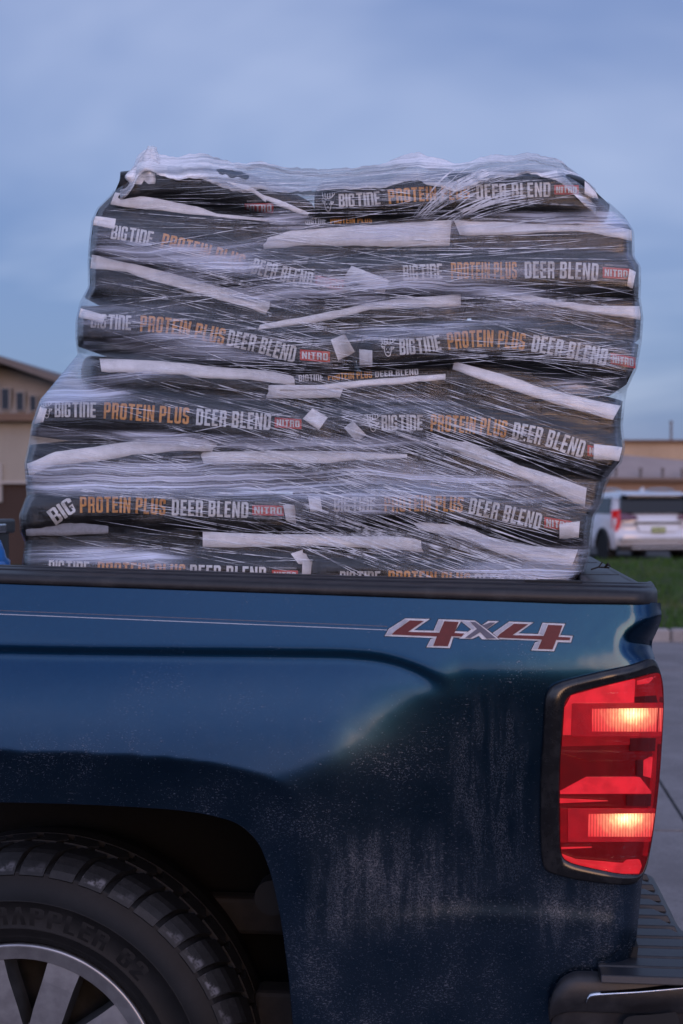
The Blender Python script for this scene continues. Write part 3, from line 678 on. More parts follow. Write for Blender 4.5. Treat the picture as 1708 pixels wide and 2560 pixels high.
# tread blocks: shoulder row and a second row
def block(y_pts, a0, a1, skew, r_in):
    B = []; T = []
    nrm = len(y_pts)
    vs_, fs_ = [], []
    for (y, r, r0, s) in y_pts:
        for a in (a0, .5*(a0+a1), a1):
            aa = a+skew*s
            vs_.append((r*math.sin(aa), y-.07, r*math.cos(aa)))
    for (y, r, r0, s) in y_pts:
        for a in (a0, .5*(a0+a1), a1):
            aa = a+skew*s
            vs_.append((r0*math.sin(aa), y-.07+(.012 if s == 0 else 0), r0*math.cos(aa)))
    n = len(y_pts); o = 3*n
    for i in range(n-1):
        for j in range(2): fs_.append((i*3+j, i*3+j+1, (i+1)*3+j+1, (i+1)*3+j))
        fs_.append((i*3, (i+1)*3, o+(i+1)*3, o+i*3)); fs_.append((i*3+2, o+i*3+2, o+(i+1)*3+2, (i+1)*3+2))
    fs_.append((0, o, o+1, 1)); fs_.append((1, o+1, o+2, 2)); k = (n-1)*3; fs_.append((k, k+1, o+k+1, o+k)); fs_.append((k+1, k+2, o+k+2, o+k+1))
    return vs_, fs_
NB = 44; da = 2*math.pi/NB
bv, bf = block([(.062, .398, .385, 0.0), (.070, .411, .395, .06), (.080, .421, .405, .14), (.094, .4325, .415, .30), (.105, .4375, .42, .45), (.150, .4395, .42, 1.0)], 0, da*.80, da*.55, .4)
bv2, bf2 = block([(.162, .4395, .42, 1.0), (.162, .4395, .42, 1.0), (.186, .440, .42, 1.5), (.212, .440, .42, 1.2)], da*.1, da*.86, da*.55, .4)
b1 = b2 = None
for k in range(NB):
    if b1 is None: b1 = mesh('tread_block', bv, bf, M['tread'], wheel); o1 = b1; b2 = mesh('tread_block', bv2, bf2, M['tread'], wheel); o2 = b2
    else: o1 = link(bpy.data.objects.new('tread_block', b1.data), wheel); o2 = link(bpy.data.objects.new('tread_block', b2.data), wheel)
    o1.rotation_euler = (0, k*da+random.uniform(-.006, .006), 0); o2.rotation_euler = (0, k*da+.03, 0)
lathe('tread_rib', [(.42, .222), (.4395, .222), (.4395, .262), (.42, .262)], M['rubber'], wheel, 120, False)
rim = lathe('rim', [(.264, .092), (.2675, .072), (.268, .064), (.2665, .062), (.262, .062), (.2605, .064), (.240, .066), (.2385, .068), (.236, .085), (.232, .16), (.226, .30)], M['alloy'], wheel, 160)
mb = MB()
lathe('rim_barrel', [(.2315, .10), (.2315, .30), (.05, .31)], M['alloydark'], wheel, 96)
# ten flat spokes, dark sided
for k in range(10):
    a = math.radians(20+36*k)
    def pt(r, t, y):
        x = r*math.sin(a)+t*math.cos(a); z = r*math.cos(a)-t*math.sin(a); return (x, y-.07, z)
    mb = MB()
    ring = [(.2395, .0325, .069), (.200, .0305, .071), (.14, .030, .078), (.090, .027, .086)]
    F_ = [pt(r, -w_, y) for r, w_, y in ring]+[pt(r, w_, y) for r, w_, y in ring[::-1]]
    Bk = [pt(r, -w_-.004, y+.05) for r, w_, y in ring]+[pt(r, w_+.004, y+.05) for r, w_, y in ring[::-1]]
    n = len(F_); V = F_+Bk; Fs = [(i, n-1-i, n-2-i, i+1) for i in range(3)]
    mesh('spoke', F_, Fs, M['alloy'], wheel, False)
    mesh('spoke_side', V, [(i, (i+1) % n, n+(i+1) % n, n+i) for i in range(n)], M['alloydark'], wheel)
lathe('hub_cap', [(.105, .110), (.098, .086), (.075, .084), (.070, .078), (.03, .072), (.0, .071)], M['alloy'], wheel, 40)
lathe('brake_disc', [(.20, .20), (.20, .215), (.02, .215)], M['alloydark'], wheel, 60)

# --- lettering: block glyphs on a unit-high cell, butt-jointed quads
def G(w, *q): return (w, q)
def R_(x0, y0, x1, y1): return [(x0, y0), (x1, y0), (x1, y1), (x0, y1)]
s_, b_, W_ = .15, .15, .42
GL = {
 'I': G(s_, R_(0, 0, s_, 1)),
 'T': G(.40, R_(0, 1-b_, .40, 1), R_(.125, 0, .275, 1-b_)),
 'E': G(.36, R_(0, 0, s_, 1), R_(s_, 1-b_, .36, 1), R_(s_, .43, .33, .57), R_(s_, 0, .36, b_)),
 'F': G(.36, R_(0, 0, s_, 1), R_(s_, 1-b_, .36, 1), R_(s_, .43, .33, .57)),
 'L': G(.35, R_(0, 0, s_, 1), R_(s_, 0, .35, b_)),
 'O': G(W_, [(0, .09), (s_, b_), (s_, 1-b_), (0, .91)], [(0, .91), (s_, 1-b_), (W_-s_, 1-b_), (W_-.09, 1), (.09, 1)], [(W_-.09, 1), (W_-s_, 1-b_), (W_-s_, b_), (W_, .09), (W_, .91)], [(.09, 0), (W_-.09, 0), (W_, .09), (W_-s_, b_), (s_, b_), (0, .09)]),
 'D': G(W_, R_(0, 0, s_, 1), [(s_, 1-b_), (W_-s_, 1-b_), (W_, .90), (W_-.1, 1), (s_, 1)], [(W_-s_, 1-b_), (W_-s_, b_), (W_, .10), (W_, .90)], [(s_, 0), (W_-.1, 0), (W_, .10), (W_-s_, b_), (s_, b_)]),
 'B': G(W_, R_(0, 0, s_, 1), [(s_, 1-b_), (W_-s_, 1-b_), (W_-.01, .92), (W_-.09, 1), (s_, 1)], [(W_-s_, 1-b_), (W_-s_, .575), (W_-.01, .60), (W_-.01, .92)], [(s_, .435), (W_-s_, .435), (W_-.07, .51), (W_-.01, .60), (W_-s_, .575), (s_, .575)], [(W_-s_, .435), (W_-s_, b_), (W_, .08), (W_, .43), (W_-.07, .51)], [(s_, 0), (W_-.09, 0), (W_, .08), (W_-s_, b_), (s_, b_)]),
 'P': G(W_, R_(0, 0, s_, 1), [(s_, 1-b_), (W_-s_, 1-b_), (W_, .91), (W_-.09, 1), (s_, 1)], [(W_-s_, 1-b_), (W_-s_, .53), (W_, .47), (W_, .91)], [(s_, .39), (W_-.09, .39), (W_, .47), (W_-s_, .53), (s_, .53)]),
 'R': G(W_, R_(0, 0, s_, 1), [(s_, 1-b_), (W_-s_, 1-b_), (W_, .91), (W_-.09, 1), (s_, 1)], [(W_-s_, 1-b_), (W_-s_, .55), (W_, .52), (W_, .91)], [(s_, .42), (W_-.13, .42), (W_-.04, .47), (W_, .52), (W_-s_, .55), (s_, .55)], [(W_-s_, 0), (W_, 0), (W_-.04, .47), (W_-.13, .42)]),
 'G': G(W_, [(0, .09), (s_, b_), (s_, 1-b_), (0, .91)], [(0, .91), (s_, 1-b_), (W_-s_, 1-b_), (W_, .91), (W_-.09, 1), (.09, 1)], [(W_-s_, 1-b_), (W_-s_, .68), (W_, .68), (W_, .91)], [(.09, 0), (W_-.09, 0), (W_, .09), (W_-s_, b_), (s_, b_), (0, .09)], [(W_-s_, b_), (W_, .09), (W_, .52), (W_-s_, .39)], [(.23, .39), (W_-s_, .39), (W_, .52), (.23, .52)]),
 'N': G(.44, R_(0, 0, .14, 1), R_(.30, 0, .44, 1), [(.14, 1), (.14, .62), (.30, 0), (.30, .38)]),
 'n': G(.42, [(0, 0), (s_, 0), (s_, 1-b_), (0, 1)], [(0, 1), (s_, 1-b_), (.42-s_, 1-b_), (.42, .9), (.34, 1)], [(.42-s_, 0), (.42, 0), (.42, .9), (.42-s_, 1-b_)]),
 'S': G(.40, [(0, .52), (s_, .58), (s_, 1-b_), (0, .91)], [(0, .91), (s_, 1-b_), (.40-s_, 1-b_), (.40, .91), (.31, 1), (.09, 1)], [(.40-s_, 1-b_), (.40-s_, .70), (.40, .70), (.40, .91)], [(s_, .58), (0, .52), (.40-s_, .40), (.40, .48)], [(.40-s_, .40), (.40-s_, b_), (.40, .09), (.40, .48)], [(.09, 0), (.31, 0), (.40, .09), (.40-s_, b_), (s_, b_), (0, .09)], [(0, .09), (s_, b_), (s_, .32), (0, .32)]),
 'U': G(W_, [(0, .09), (s_, b_), (s_, 1), (0, 1)], [(.09, 0), (W_-.09, 0), (W_, .09), (W_-s_, b_), (s_, b_), (0, .09)], [(W_-s_, b_), (W_, .09), (W_, 1), (W_-s_, 1)]),
 'A': G(.44, [(0, 0), (.14, 0), (.22, .82), (.15, 1)], [(.15, 1), (.22, .82), (.29, 1)], [(.29, 1), (.22, .82), (.30, 0), (.44, 0)]),
 '2': G(.40, R_(0, 0, .40, b_), [(0, b_), (.19, b_), (.40, .55), (.25, .60)], [(.25, .60), (.40, .55), (.40, .91), (.25, 1-b_)], [(.25, 1-b_), (.40, .91), (.31, 1), (.09, 1), (0, .91), (.15, 1-b_)], [(0, .91), (0, .70), (.15, .70), (.15, 1-b_)]),
}
def layout(text, gap=.10, space=.22):
    """list of unit-cell polygons and the text's total width"""
    x = 0; out = []
    for ch in text:
        if ch == ' ': x += space; continue
        w_, qs = GL[ch]
        for q in qs: out.append([(x+a, b) for a, b in q])
        x += w_+gap
    return out, x-gap
def fill(polys, fn, step=.25):
    """polygons -> triangulated, subdivided mesh data mapped through fn(x,y)->xyz"""
    from mathutils.geometry import tessellate_polygon
    bm = bmesh.new()
    for p in polys:
        vv = [bm.verts.new((float(x), float(y), 0)) for x, y in p]
        for t in tessellate_polygon([[Vector((float(x), float(y), 0)) for x, y in p]]):
            a, b, c = (p[i] for i in t)
            cr_ = (b[0]-a[0])*(c[1]-a[1])-(b[1]-a[1])*(c[0]-a[0])
            if abs(cr_) < 1e-9: continue
            try: bm.faces.new([vv[i] for i in (t if cr_ > 0 else t[::-1])])
            except ValueError: pass
    for _ in range(6):
        es = [e for e in bm.edges if e.calc_length() > step]
        if not es: break
        bmesh.ops.subdivide_edges(bm, edges=es, cuts=1, use_grid_fill=False)
        bmesh.ops.triangulate(bm, faces=[f for f in bm.faces if len(f.verts) > 3])
    bm.verts.index_update()
    V = [fn(v.co.x, v.co.y) for v in bm.verts]; Fs = [tuple(v.index for v in f.verts) for f in bm.faces]; bm.free()
    return V, Fs
# tyre lettering, raised on the sidewall
def tyre_text(text, a0, a1, r0, r1):
    polys, wd = layout(text, .12, .35)
    def fn(x, y):
        a = math.radians(a0+(a1-a0)*x/wd); r = r0+(r1-r0)*y
        return (r*math.sin(a), float(interp(r, [(.300, .050), (.330, .044), (.352, .045), (.378, .054)]))-.07-.0004, r*math.cos(a))
    V, Fs = fill(polys, fn, .3)
    n = len(V); mesh('raised_lettering', V, Fs, M['rubber'], wheel, True)
tyre_text('GRAPPLER G2', -14, 47, .309, .343)

# --- tail lamp
lamp = sub(truck, 'tail_lamp')
obz = [(1636, 1641), (1577, 1662), (1480, 1683), (1405, 1702), (1380, 1713), (1366, 1731), (1361, 1766), (1357, 1849), (1351, 1932), (1349.5, 2070), (1353, 2139), (1357, 2165), (1369, 2181), (1424, 2197), (1494, 2208), (1563, 2214), (1590, 2209), (1604, 2195), (1619, 2167), (1636, 2070), (1650, 1932), (1656, 1849), (1660, 1766), (1658, 1711), (1651, 1677)]
lns = [(1638, 1682), (1590, 1696), (1494, 1719), (1432, 1735), (1417, 1747), (1411, 1766), (1406, 1835), (1401, 1904), (1400, 1987), (1400, 2070), (1402, 2131), (1411, 2148), (1433, 2159), (1494, 2173), (1549, 2184), (1600, 2186), (1607, 2180), (1618, 2150), (1626, 2120), (1636, 2062), (1644, 2000), (1650.5, 1932), (1656, 1849), (1660.5, 1766), (1658.5, 1711), (1652, 1684)]
def lampY(u, v, d=0.0):
    u = np.asarray(u, float); v = np.asarray(v, float)
    base = YP(np.full_like(u, 1380.0)+0*v, v)-.012
    q = np.clip((u-1500)/162, 0, 1.02)
    return base+.085*(1-np.sqrt(np.clip(1-.97*q*q, 0, 1)))+d
def tri_region(poly, step, fnY, name, mat, parent, smooth=True):
    V, Fs = fill([list(map(tuple, poly))], lambda x, y: (x, y, 0), step)
    V = np.array(V); P3 = at(V[:, 0], V[:, 1], fnY(V[:, 0], V[:, 1]))
    return mesh(name, P3, [f[::-1] for f in Fs], mat, parent, smooth)
def chaikin(p, n=2):
    p = np.asarray(p, float)
    for _ in range(n):
        q = np.roll(p, -1, 0); o = np.empty((2*len(p), 2)); o[0::2] = .8*p+.2*q; o[1::2] = .2*p+.8*q; p = o
    return p
ob = chaikin(obz); ln_ = chaikin(lns)
# bezel: ring between the outlines, standing proud, with a rolled outer edge
def resample(p, n):
    p = np.vstack([p, p[:1]]); d = np.concatenate([[0], np.cumsum(np.hypot(*np.diff(p, axis=0).T))]); s = np.linspace(0, d[-1], n, endpoint=False)
    return np.stack([np.interp(s, d, p[:, 0]), np.interp(s, d, p[:, 1])], -1)
c_in = np.array([1505, 1930.])
NBZ = 220
OB = resample(np.roll(ob, -int(np.argmin(ob[:, 0]+ob[:, 1])), 0), NBZ)
# match each outer point to the inner outline along a ray from the centre
def ray_on(poly, ang):
    out = []
    for a in ang:
        d = np.array([math.cos(a), math.sin(a)]); best = 0
        for q0, q1 in zip(poly, np.roll(poly, -1, 0)):
            e = q1-q0; den = d[0]*e[1]-d[1]*e[0]
            if abs(den) < 1e-9: continue
            w_ = q0-c_in; t = (w_[0]*e[1]-w_[1]*e[0])/den; s = (w_[0]*d[1]-w_[1]*d[0])/den
            if t > 0 and 0 <= s <= 1: best = max(best, t)
        out.append(c_in+d*best)
    return np.array(out)
ang = np.arctan2(OB[:, 1]-c_in[1], OB[:, 0]-c_in[0])
IN = ray_on(ln_, ang)
IN = np.where((np.hypot(*(IN-c_in).T) > np.hypot(*(OB-c_in).T)*.997)[:, None], c_in+(OB-c_in)*.997, IN)
rows = []
for f, d in ((0, .030), (0, .002), (.05, -.002), (.12, -.004), (.9, -.004), (.97, -.002), (1.0, .003)):
    q = OB*(1-f)+IN*f; rows.append(at(q[:, 0], q[:, 1], lampY(q[:, 0], q[:, 1], d)))
grid('bezel', np.stack(rows), M['bezel'], lamp, True, wrap=True)
rim_t = []
for f, d in ((-.0, .012), (-.0, .0095)):
    pass
# clear moulded cover over the lamp
def cover_mat():
    t = NT('lamp_cover'); co = t.coord()
    tr = t.n('ShaderNodeBsdfTransparent', {0: (1, .86, .86, 1)})
    dirtn = t.rng(t.noise(t.mapping(co, scale=(420, 1, 420)), 1, 2, .5, .8), .66, .75)
    zone = t.rng(t.noise(t.mapping(co, scale=(16, 1, 9)), 1, 3), .45, .65)
    dd = t.math('MULTIPLY', t.math('MULTIPLY', dirtn, zone), .45)
    df = t.n('ShaderNodeBsdfDiffuse', {0: (.35, .28, .27, 1)})
    gl = t.n('ShaderNodeBsdfGlossy', {'Color': (1, 1, 1, 1), 'Roughness': .06})
    fr = t.n('ShaderNodeFresnel', {'IOR': 1.45})
    m1 = t.n('ShaderNodeMixShader', {0: dd, 1: tr.outputs[0], 2: df.outputs[0]})
    return t.done(t.n('ShaderNodeMixShader', {0: fr.outputs[0], 1: m1.outputs[0], 2: gl.outputs[0]}))
tri_region(ln_, 26, lambda u, v: lampY(u, v, -.003), 'lens_cover', cover_mat(), lamp)
def red(name, c, es, rough=.25, tex=None, bf=.10):
    t = NT(name); n = t.noise(t.coord(), 35, 3, .5)
    st = t.math('MULTIPLY', t.rng(n, .3, .7, .8, 1.15), es)
    kw = {}
    if tex == 'prism':
        co = t.coord(); wv = t.n('ShaderNodeTexWave', {'Vector': t.mapping(co, rot=(0, .6, 0)), 'Scale': 150.0}).outputs['Fac']; w2 = t.n('ShaderNodeTexWave', {'Vector': t.mapping(co, rot=(0, -.6, 0)), 'Scale': 150.0}).outputs['Fac']
        st = t.math('MULTIPLY', st, t.math('ADD', .55, t.math('MULTIPLY', t.math('MULTIPLY', wv, w2), 1.6)))
        kw['normal'] = t.bump(t.math('MULTIPLY', wv, w2), .4, .002)
    return t.done(t.bsdf(base=tuple(x*bf*.5 for x in c), rough=rough, spec=.5, emis=c, es=st, **kw))
M['r_bright'] = red('lamp_red_bright', (1.0, .030, .055), .52); M['r_mid'] = red('lamp_red', (1.0, .012, .028), .15); M['r_dark'] = red('lamp_red_deep', (1.0, .006, .02), .06); M['r_box'] = red('lamp_red_dark', (1.0, .02, .03), .020)
M['r_prism'] = red('lamp_red_prism', (1.0, .012, .03), .24, .2, 'prism'); M['r_lip'] = red('lamp_red_lip', (1.0, .03, .05), .50)
def window_mat(cu, cv, k):
    t = NT('lamp_window'); co = t.coord(); c = at(cu, cv, float(lampY(cu, cv, .006)))
    sp = t.n('ShaderNodeSeparateXYZ', {0: co})
    dx = t.math('DIVIDE', t.math('SUBTRACT', sp.outputs[0], c[0]), .084); dz = t.math('DIVIDE', t.math('SUBTRACT', sp.outputs[2], c[2]), .052)
    d = t.math('SQRT', t.math('ADD', t.math('MULTIPLY', dx, dx), t.math('MULTIPLY', dz, dz)))
    d = t.math('ADD', d, t.math('MULTIPLY', t.math('SUBTRACT', t.noise(t.mapping(co, scale=(140, 1, 60)), 1, 3, .6), .5), .45))
    r = t.n('ShaderNodeValToRGB', {0: d}); e = r.color_ramp.elements
    e[0].position = .0; e[0].color = (2.7, 2.1, 1.25, 1); e[1].position = 1.0; e[1].color = (.80, .030, .045, 1)
    for p, cc in ((.20, (2.0, 1.2, .55, 1)), (.38, (1.35, .42, .24, 1)), (.66, (1.0, .11, .10, 1))):
        q = e.new(p); q.color = cc
    rib = t.n('ShaderNodeTexWave', {'Vector': co, 'Scale': 62.0}, bands_direction='X').outputs['Fac']
    rf = t.math('ADD', .62, t.math('MULTIPLY', rib, .55))
    return t.done(t.bsdf(base=(.1, .008, .01), rough=.2, emis=r.outputs[0], es=t.math('MULTIPLY', rf, k), normal=t.bump(rib, .5, .002)))
wm1 = window_mat(1582, 1784, .72); wm2 = window_mat(1566, 2046, .72)
def red_edge(v): return interp(v, [(1684, 1651), (1711, 1657), (1766, 1659), (1849, 1655), (1932, 1649.5), (2000, 1643), (2062, 1635), (2120, 1625), (2150, 1617), (2184, 1605)])
def el(name, poly, mat, d=.010, th=.006):
    """a moulded piece inside the lamp with real thickness"""
    poly = [(min(u, float(red_edge(v))-1.0), v) for u, v in poly]
    V, Fs = fill([poly], lambda x, y: (x, y, 0), 24); V = np.array(V)
    P3 = at(V[:, 0], V[:, 1], lampY(V[:, 0], V[:, 1], d)); n = len(V)
    o = mesh(name, P3, [f[::-1] for f in Fs], mat, lamp, False)
    so_ = o.modifiers.new('thickness', 'SOLIDIFY'); so_.thickness = th; so_.offset = 1 if False else -1
    return o
tri_region(chaikin(lns), 30, lambda u, v: lampY(u, v, .020), 'housing', M['r_dark'], lamp)
E = 1700
el('reflector', [(1412, 1770), (1428, 1740), (1494, 1721), (1590, 1698), (1588, 1756), (1430, 1760)], M['r_bright'], .012)
el('reflector', [(1590, 1698), (E, 1680), (E, 1742), (1588, 1742)], M['r_mid'], .010)
el('reflector', [(1594, 1702), (1640, 1690), (1622, 1708), (1594, 1712)], M['r_lip'], .008)
el('shade_box', [(1588, 1742), (1645, 1738), (1645, 1757), (1588, 1757)], M['r_box'], .009)
el('reflector', [(1412, 1768), (1408, 1838), (1428, 1838), (1430, 1762)], M['r_lip'], .013)
el('prism_panel', [(1432, 1759), (E, 1757), (E, 1770), (1480, 1772), (1480, 1829), (E, 1829), (E, 1841), (1430, 1841)], M['r_prism'], .006)
el('lit_window', [(1481, 1772), (E, 1769), (E, 1829), (1481, 1829)], wm1, .0065)
el('reflector', [(1406, 1842), (E, 1842), (E, 1860), (1578, 1862), (1406, 1866)], M['r_mid'], .011)
el('shade_box', [(1577, 1846), (1640, 1845), (1638, 1878), (1576, 1878)], M['r_box'], .008)
el('reflector', [(1402, 1880), (1575, 1880), (1638, 1884), (1600, 1902), (1470, 1902)], M['r_dark'], .013)
el('reflector', [(1402, 1884), (1466, 1904), (1464, 1942), (1402, 1974)], M['r_dark'], .012)
el('shade_box', [(1470, 1904), (1592, 1904), (1592, 1942), (1470, 1942)], M['r_dark'], .015)
el('shade_box', [(1592, 1900), (1609, 1900), (1608, 1944), (1592, 1942)], M['r_box'], .010)
el('reflector', [(1610, 1905), (1632, 1893), (1628, 1945), (1610, 1940)], M['r_bright'], .010)
el('reflector', [(1401, 1979), (1466, 1944), (1600, 1943), (1632, 1984), (1401, 1985)], M['r_bright'], .010)
el('reflector', [(1400, 1998), (1520, 2003), (1400, 2008)], M['r_lip'], .010)
el('shade_box', [(1568, 1988), (1629, 1985), (1627, 2016), (1568, 2015)], M['r_box'], .008)
el('prism_panel', [(1420, 2023), (E, 2022), (E, 2033), (1472, 2035), (1470, 2092), (E, 2092), (E, 2104), (1420, 2105)], M['r_prism'], .006)
el('lit_window', [(1472, 2036), (E, 2034), (E, 2092), (1470, 2092)], wm2, .0065)
el('reflector', [(1402, 2023), (1418, 2023), (1418, 2106), (1402, 2106)], M['r_mid'], .012)
el('reflector', [(1404, 2120), (1480, 2119), (1404, 2123)], M['r_lip'], .010)
el('reflector', [(1403, 2136), (1440, 2150), (1560, 2160), (1570, 2152), (1600, 2150), (1605, 2165), (1598, 2184), (1549, 2184), (1494, 2173), (1433, 2159), (1411, 2148)], M['r_lip'], .010)
el('reflector', [(1632, 1690), (E, 1690), (E, 2140), (1612, 2140), (1640, 1950), (1648, 1770)], M['r_mid'], .008)

# --- 4x4 decal and pin stripes
decal = sub(truck, 'decal')
def dc_(p): return [(950+x*.3189, 1530+y*.3189) for x, y in p]
fa = [(38, 188), (70, 132), (200, 50), (392, 55), (265, 143), (422, 147), (460, 57), (625, 62), (636, 74), (588, 150), (690, 155), (625, 200), (575, 198), (548, 283), (365, 276), (398, 213), (425, 204)]
fb = [(885, 165), (1015, 75), (1203, 82), (1083, 168), (1240, 173), (1275, 85), (1452, 92), (1412, 182), (1513, 187), (1497, 239), (1395, 236), (1365, 308), (1187, 300), (1218, 238), (1262, 225), (942, 213)]
xx_ = [(622, 62), (745, 68), (797, 106), (850, 70), (932, 72), (838, 136), (940, 216), (800, 214), (776, 186), (724, 210), (620, 208), (716, 136)]
ra = [(92, 177), (118, 150), (235, 65), (345, 70), (222, 155), (465, 162), (505, 72), (618, 77), (585, 164), (662, 168), (640, 192), (562, 190), (533, 268), (418, 265), (446, 191)]
rb = [(915, 200), (940, 172), (1052, 91), (1165, 95), (1040, 181), (1283, 187), (1320, 100), (1432, 105), (1400, 194), (1495, 199), (1487, 222), (1383, 219), (1355, 292), (1238, 290), (1270, 216)]
x1_ = [(706, 76), (748, 77), (914, 207), (836, 210)]; x2_ = [(865, 82), (906, 82), (838, 134), (798, 106)]; x3_ = [(762, 131), (786, 158), (710, 205), (668, 202)]
def grow(p, d):
    p = np.array(p, float); n = len(p); A = sum(p[i][0]*p[(i+1) % n][1]-p[(i+1) % n][0]*p[i][1] for i in range(n)); sg = 1 if A > 0 else -1; out = []
    for i in range(n):
        a = p[i]-p[i-1]; b = p[(i+1) % n]-p[i]; a /= np.hypot(*a); b /= np.hypot(*b); na = np.array([a[1], -a[0]])*sg; nb_ = np.array([b[1], -b[0]])*sg
        m_ = na+nb_; m_ /= max(m_@m_, .55)/1.0; out.append(p[i]+m_*d*1.0)
    return out
def decal_mesh(name, polys, mat, d):
    V, Fs = fill([dc_(p) for p in polys], lambda x, y: (x, y, 0), 12); V = np.array(V)
    mesh(name, at(V[:, 0], V[:, 1], YP(V[:, 0], V[:, 1])-d), Fs, mat, decal)
def ink2(name, c): t = NT(name); f = t.noise(t.coord(), 60, 5, .7); return t.done(t.bsdf(base=t.mix(t.rng(f, .35, .6), tuple(x*.8 for x in c), c), rough=.45, spec=.3))
M['d_blk'] = ink2('decal_black', (.012, .010, .014)); M['d_wht'] = ink2('decal_white', (.60, .60, .63)); M['d_red'] = ink2('decal_red', (.115, .011, .014)); M['d_gry'] = ink2('decal_grey', (.10, .10, .14)); M['d_sil'] = ink2('decal_silver', (.38, .40, .46))
for k, p in enumerate((fa, fb, xx_)): decal_mesh('outline', [grow(p, 11)], M['d_blk'], .0010+.0002*k)
for k, p in enumerate((fa, fb, xx_)): decal_mesh('border', [p], M['d_wht'], .0017+.0002*k)
bev = [[(44, 184), (74, 136), (200, 55), (228, 62), (112, 152), (86, 178)], [(432, 143), (462, 62), (496, 66), (462, 155)], [(372, 272), (402, 216), (436, 206), (412, 266)]]
bev2 = [[(892, 165), (1016, 80), (1044, 88), (934, 168), (918, 186)], [(1250, 170), (1278, 90), (1312, 96), (1280, 182)], [(1194, 296), (1222, 240), (1256, 230), (1232, 290)]]
bev3 = [[(634, 67), (700, 76), (744, 128), (728, 136)], [(640, 203), (720, 150), (752, 150), (700, 204)], [(806, 108), (852, 76), (862, 82), (812, 116)], [(806, 208), (782, 186), (790, 170), (830, 206)]]
for k, p in enumerate(bev+bev2+bev3[:1]): decal_mesh('silver_bevel', [p], M['d_sil'], .0025+.00003*k)
decal_mesh('red_numeral', [ra], M['d_red'], .0029); decal_mesh('red_numeral', [rb], M['d_red'], .0030)
decal_mesh('grey_cross', [x1_], M['d_gry'], .0031); decal_mesh('grey_cross', [x2_], M['d_gry'], .0032); decal_mesh('grey_cross', [x3_], M['d_gry'], .0033)
for off in (0, 9):
    us = np.linspace(-80, 968, 60); vc = interp(us, [(-80, 1523+off), (900, 1563+off), (968, 1566+off)])
    rows = [at(us, vc+e, YP(us, vc+e)-.0009) for e in (-1.1, 1.1)]
    grid('pinstripe', np.stack(rows), M['d_gry' if off == 0 else 'd_sil'], decal, False)

# --- rear bumper: end cap, ribbed step pad, lower step
bump = sub(truck, 'bumper')
zp = .708
edge = [(1612, 2177), (1633, 2186), (1649, 2212), (1677, 2261), (1708, 2321), (1742, 2400), (1758, 2450), (1720, 2478)]
E3 = np.array([atz(u, v, zp) for u, v in edge])
inner_l = [(1560, 2177), (1560, 2440)]
far = float(E3[0][1]); xin = xo-.16
front = curve([(1758, 2440), (1700, 2452), (1573, 2424), (1534, 2430), (1456, 2432), (1417, 2438), (1392, 2452), (1378, 2480)], 6)
# plan outline of the pad at height zp (x,y): body side, far side, rounded outer corner, near edge
cornX = float(max(E3[:, 0]))
pad = [(xin, .02), (xin, 1.8), (xo+.13, 1.8)]
oc = curve([(float(E3[1][0]), float(E3[1][1])), (float(E3[2][0]), float(E3[2][1])), (float(E3[3][0]), float(E3[3][1])), (float(E3[4][0]), float(E3[4][1])), (float(E3[4][0])+.035, float(E3[4][1])-.16)], 5)
cx_, cy_ = oc[-1]
pad = [(xin, 1.9)]+[(cx_*0+float(E3[0][0]), 1.9)]+[tuple(p) for p in np.vstack([[E3[0][:2]], oc])]
XL = float(at(1374, 2500, -.034)[0])
rnd = [(cx_+.012, .04), (cx_, .005), (cx_-.05, -.022), (cx_-.12, -.032), (xo-.06, -.036), (xo-.12, -.036), (XL+.05, -.036), (XL+.02, -.035), (XL, -.030)]
pad += [tuple(p) for p in curve(rnd, 5)]
pad += [(XL, .10), (xin, .10)]
PD = np.array(pad); n = len(PD)
def ring(z, ins=0.0):
    c = np.array([xo-.02, .4]); d = PD-c; L = np.maximum(np.hypot(*d.T), 1e-6)[:, None]; q = PD-d/L*ins
    k_ = np.clip((XL+.05-PD[:, 0])/.05, 0, 1); drop = .05*(1-np.sqrt(np.clip(1-k_**2, 0, 1)))*(PD[:, 1] < .2)
    return np.column_stack([q, z-drop*np.clip((z-zp+.12)/.12, 0, 1)])
V = np.vstack([ring(zp+.001, .02), ring(zp-.004, .006), ring(zp-.014, 0), ring(zp-.035, -.002), ring(zp-.06, .0), ring(zp-.066, .006)])
Fs = gridfaces(6, n, True, flip=True)+[tuple(range(n))]
mesh('end_cap', V, Fs, M['bumper'], bump, True)
V = np.vstack([ring(zp-.066, .012), ring(zp-.125, .014), ring(zp-.26, .03)])
mesh('bumper_face', V, gridfaces(3, n, True, flip=True), M['bumper'], bump, True)
# bright strip along the step edge
st = curve([(1466, 2500), (1470, 2489), (1482, 2481), (1534, 2477), (1600, 2473), (1708, 2463), (1770, 2455)], 8)
A = at(st[:, 0], st[:, 1], -.040); A2 = at(st[:, 0], st[:, 1]+11, -.044)
rows = [A+np.array([0, .02, .001]), A, (A+A2)/2+np.array([0, -.003, 0]), A2, A2+np.array([0, .02, -.002])]
grid('bright_strip', np.stack(rows), M['chrome'], bump, True)
hole = chaikin([(1552, 2640), (1556, 2556), (1572, 2540), (1640, 2536), (1702, 2528), (1690, 2640)], 1)
tri_region(hole, 30, lambda u, v: -.052+0*u, 'step_pocket', M['dark'], bump)
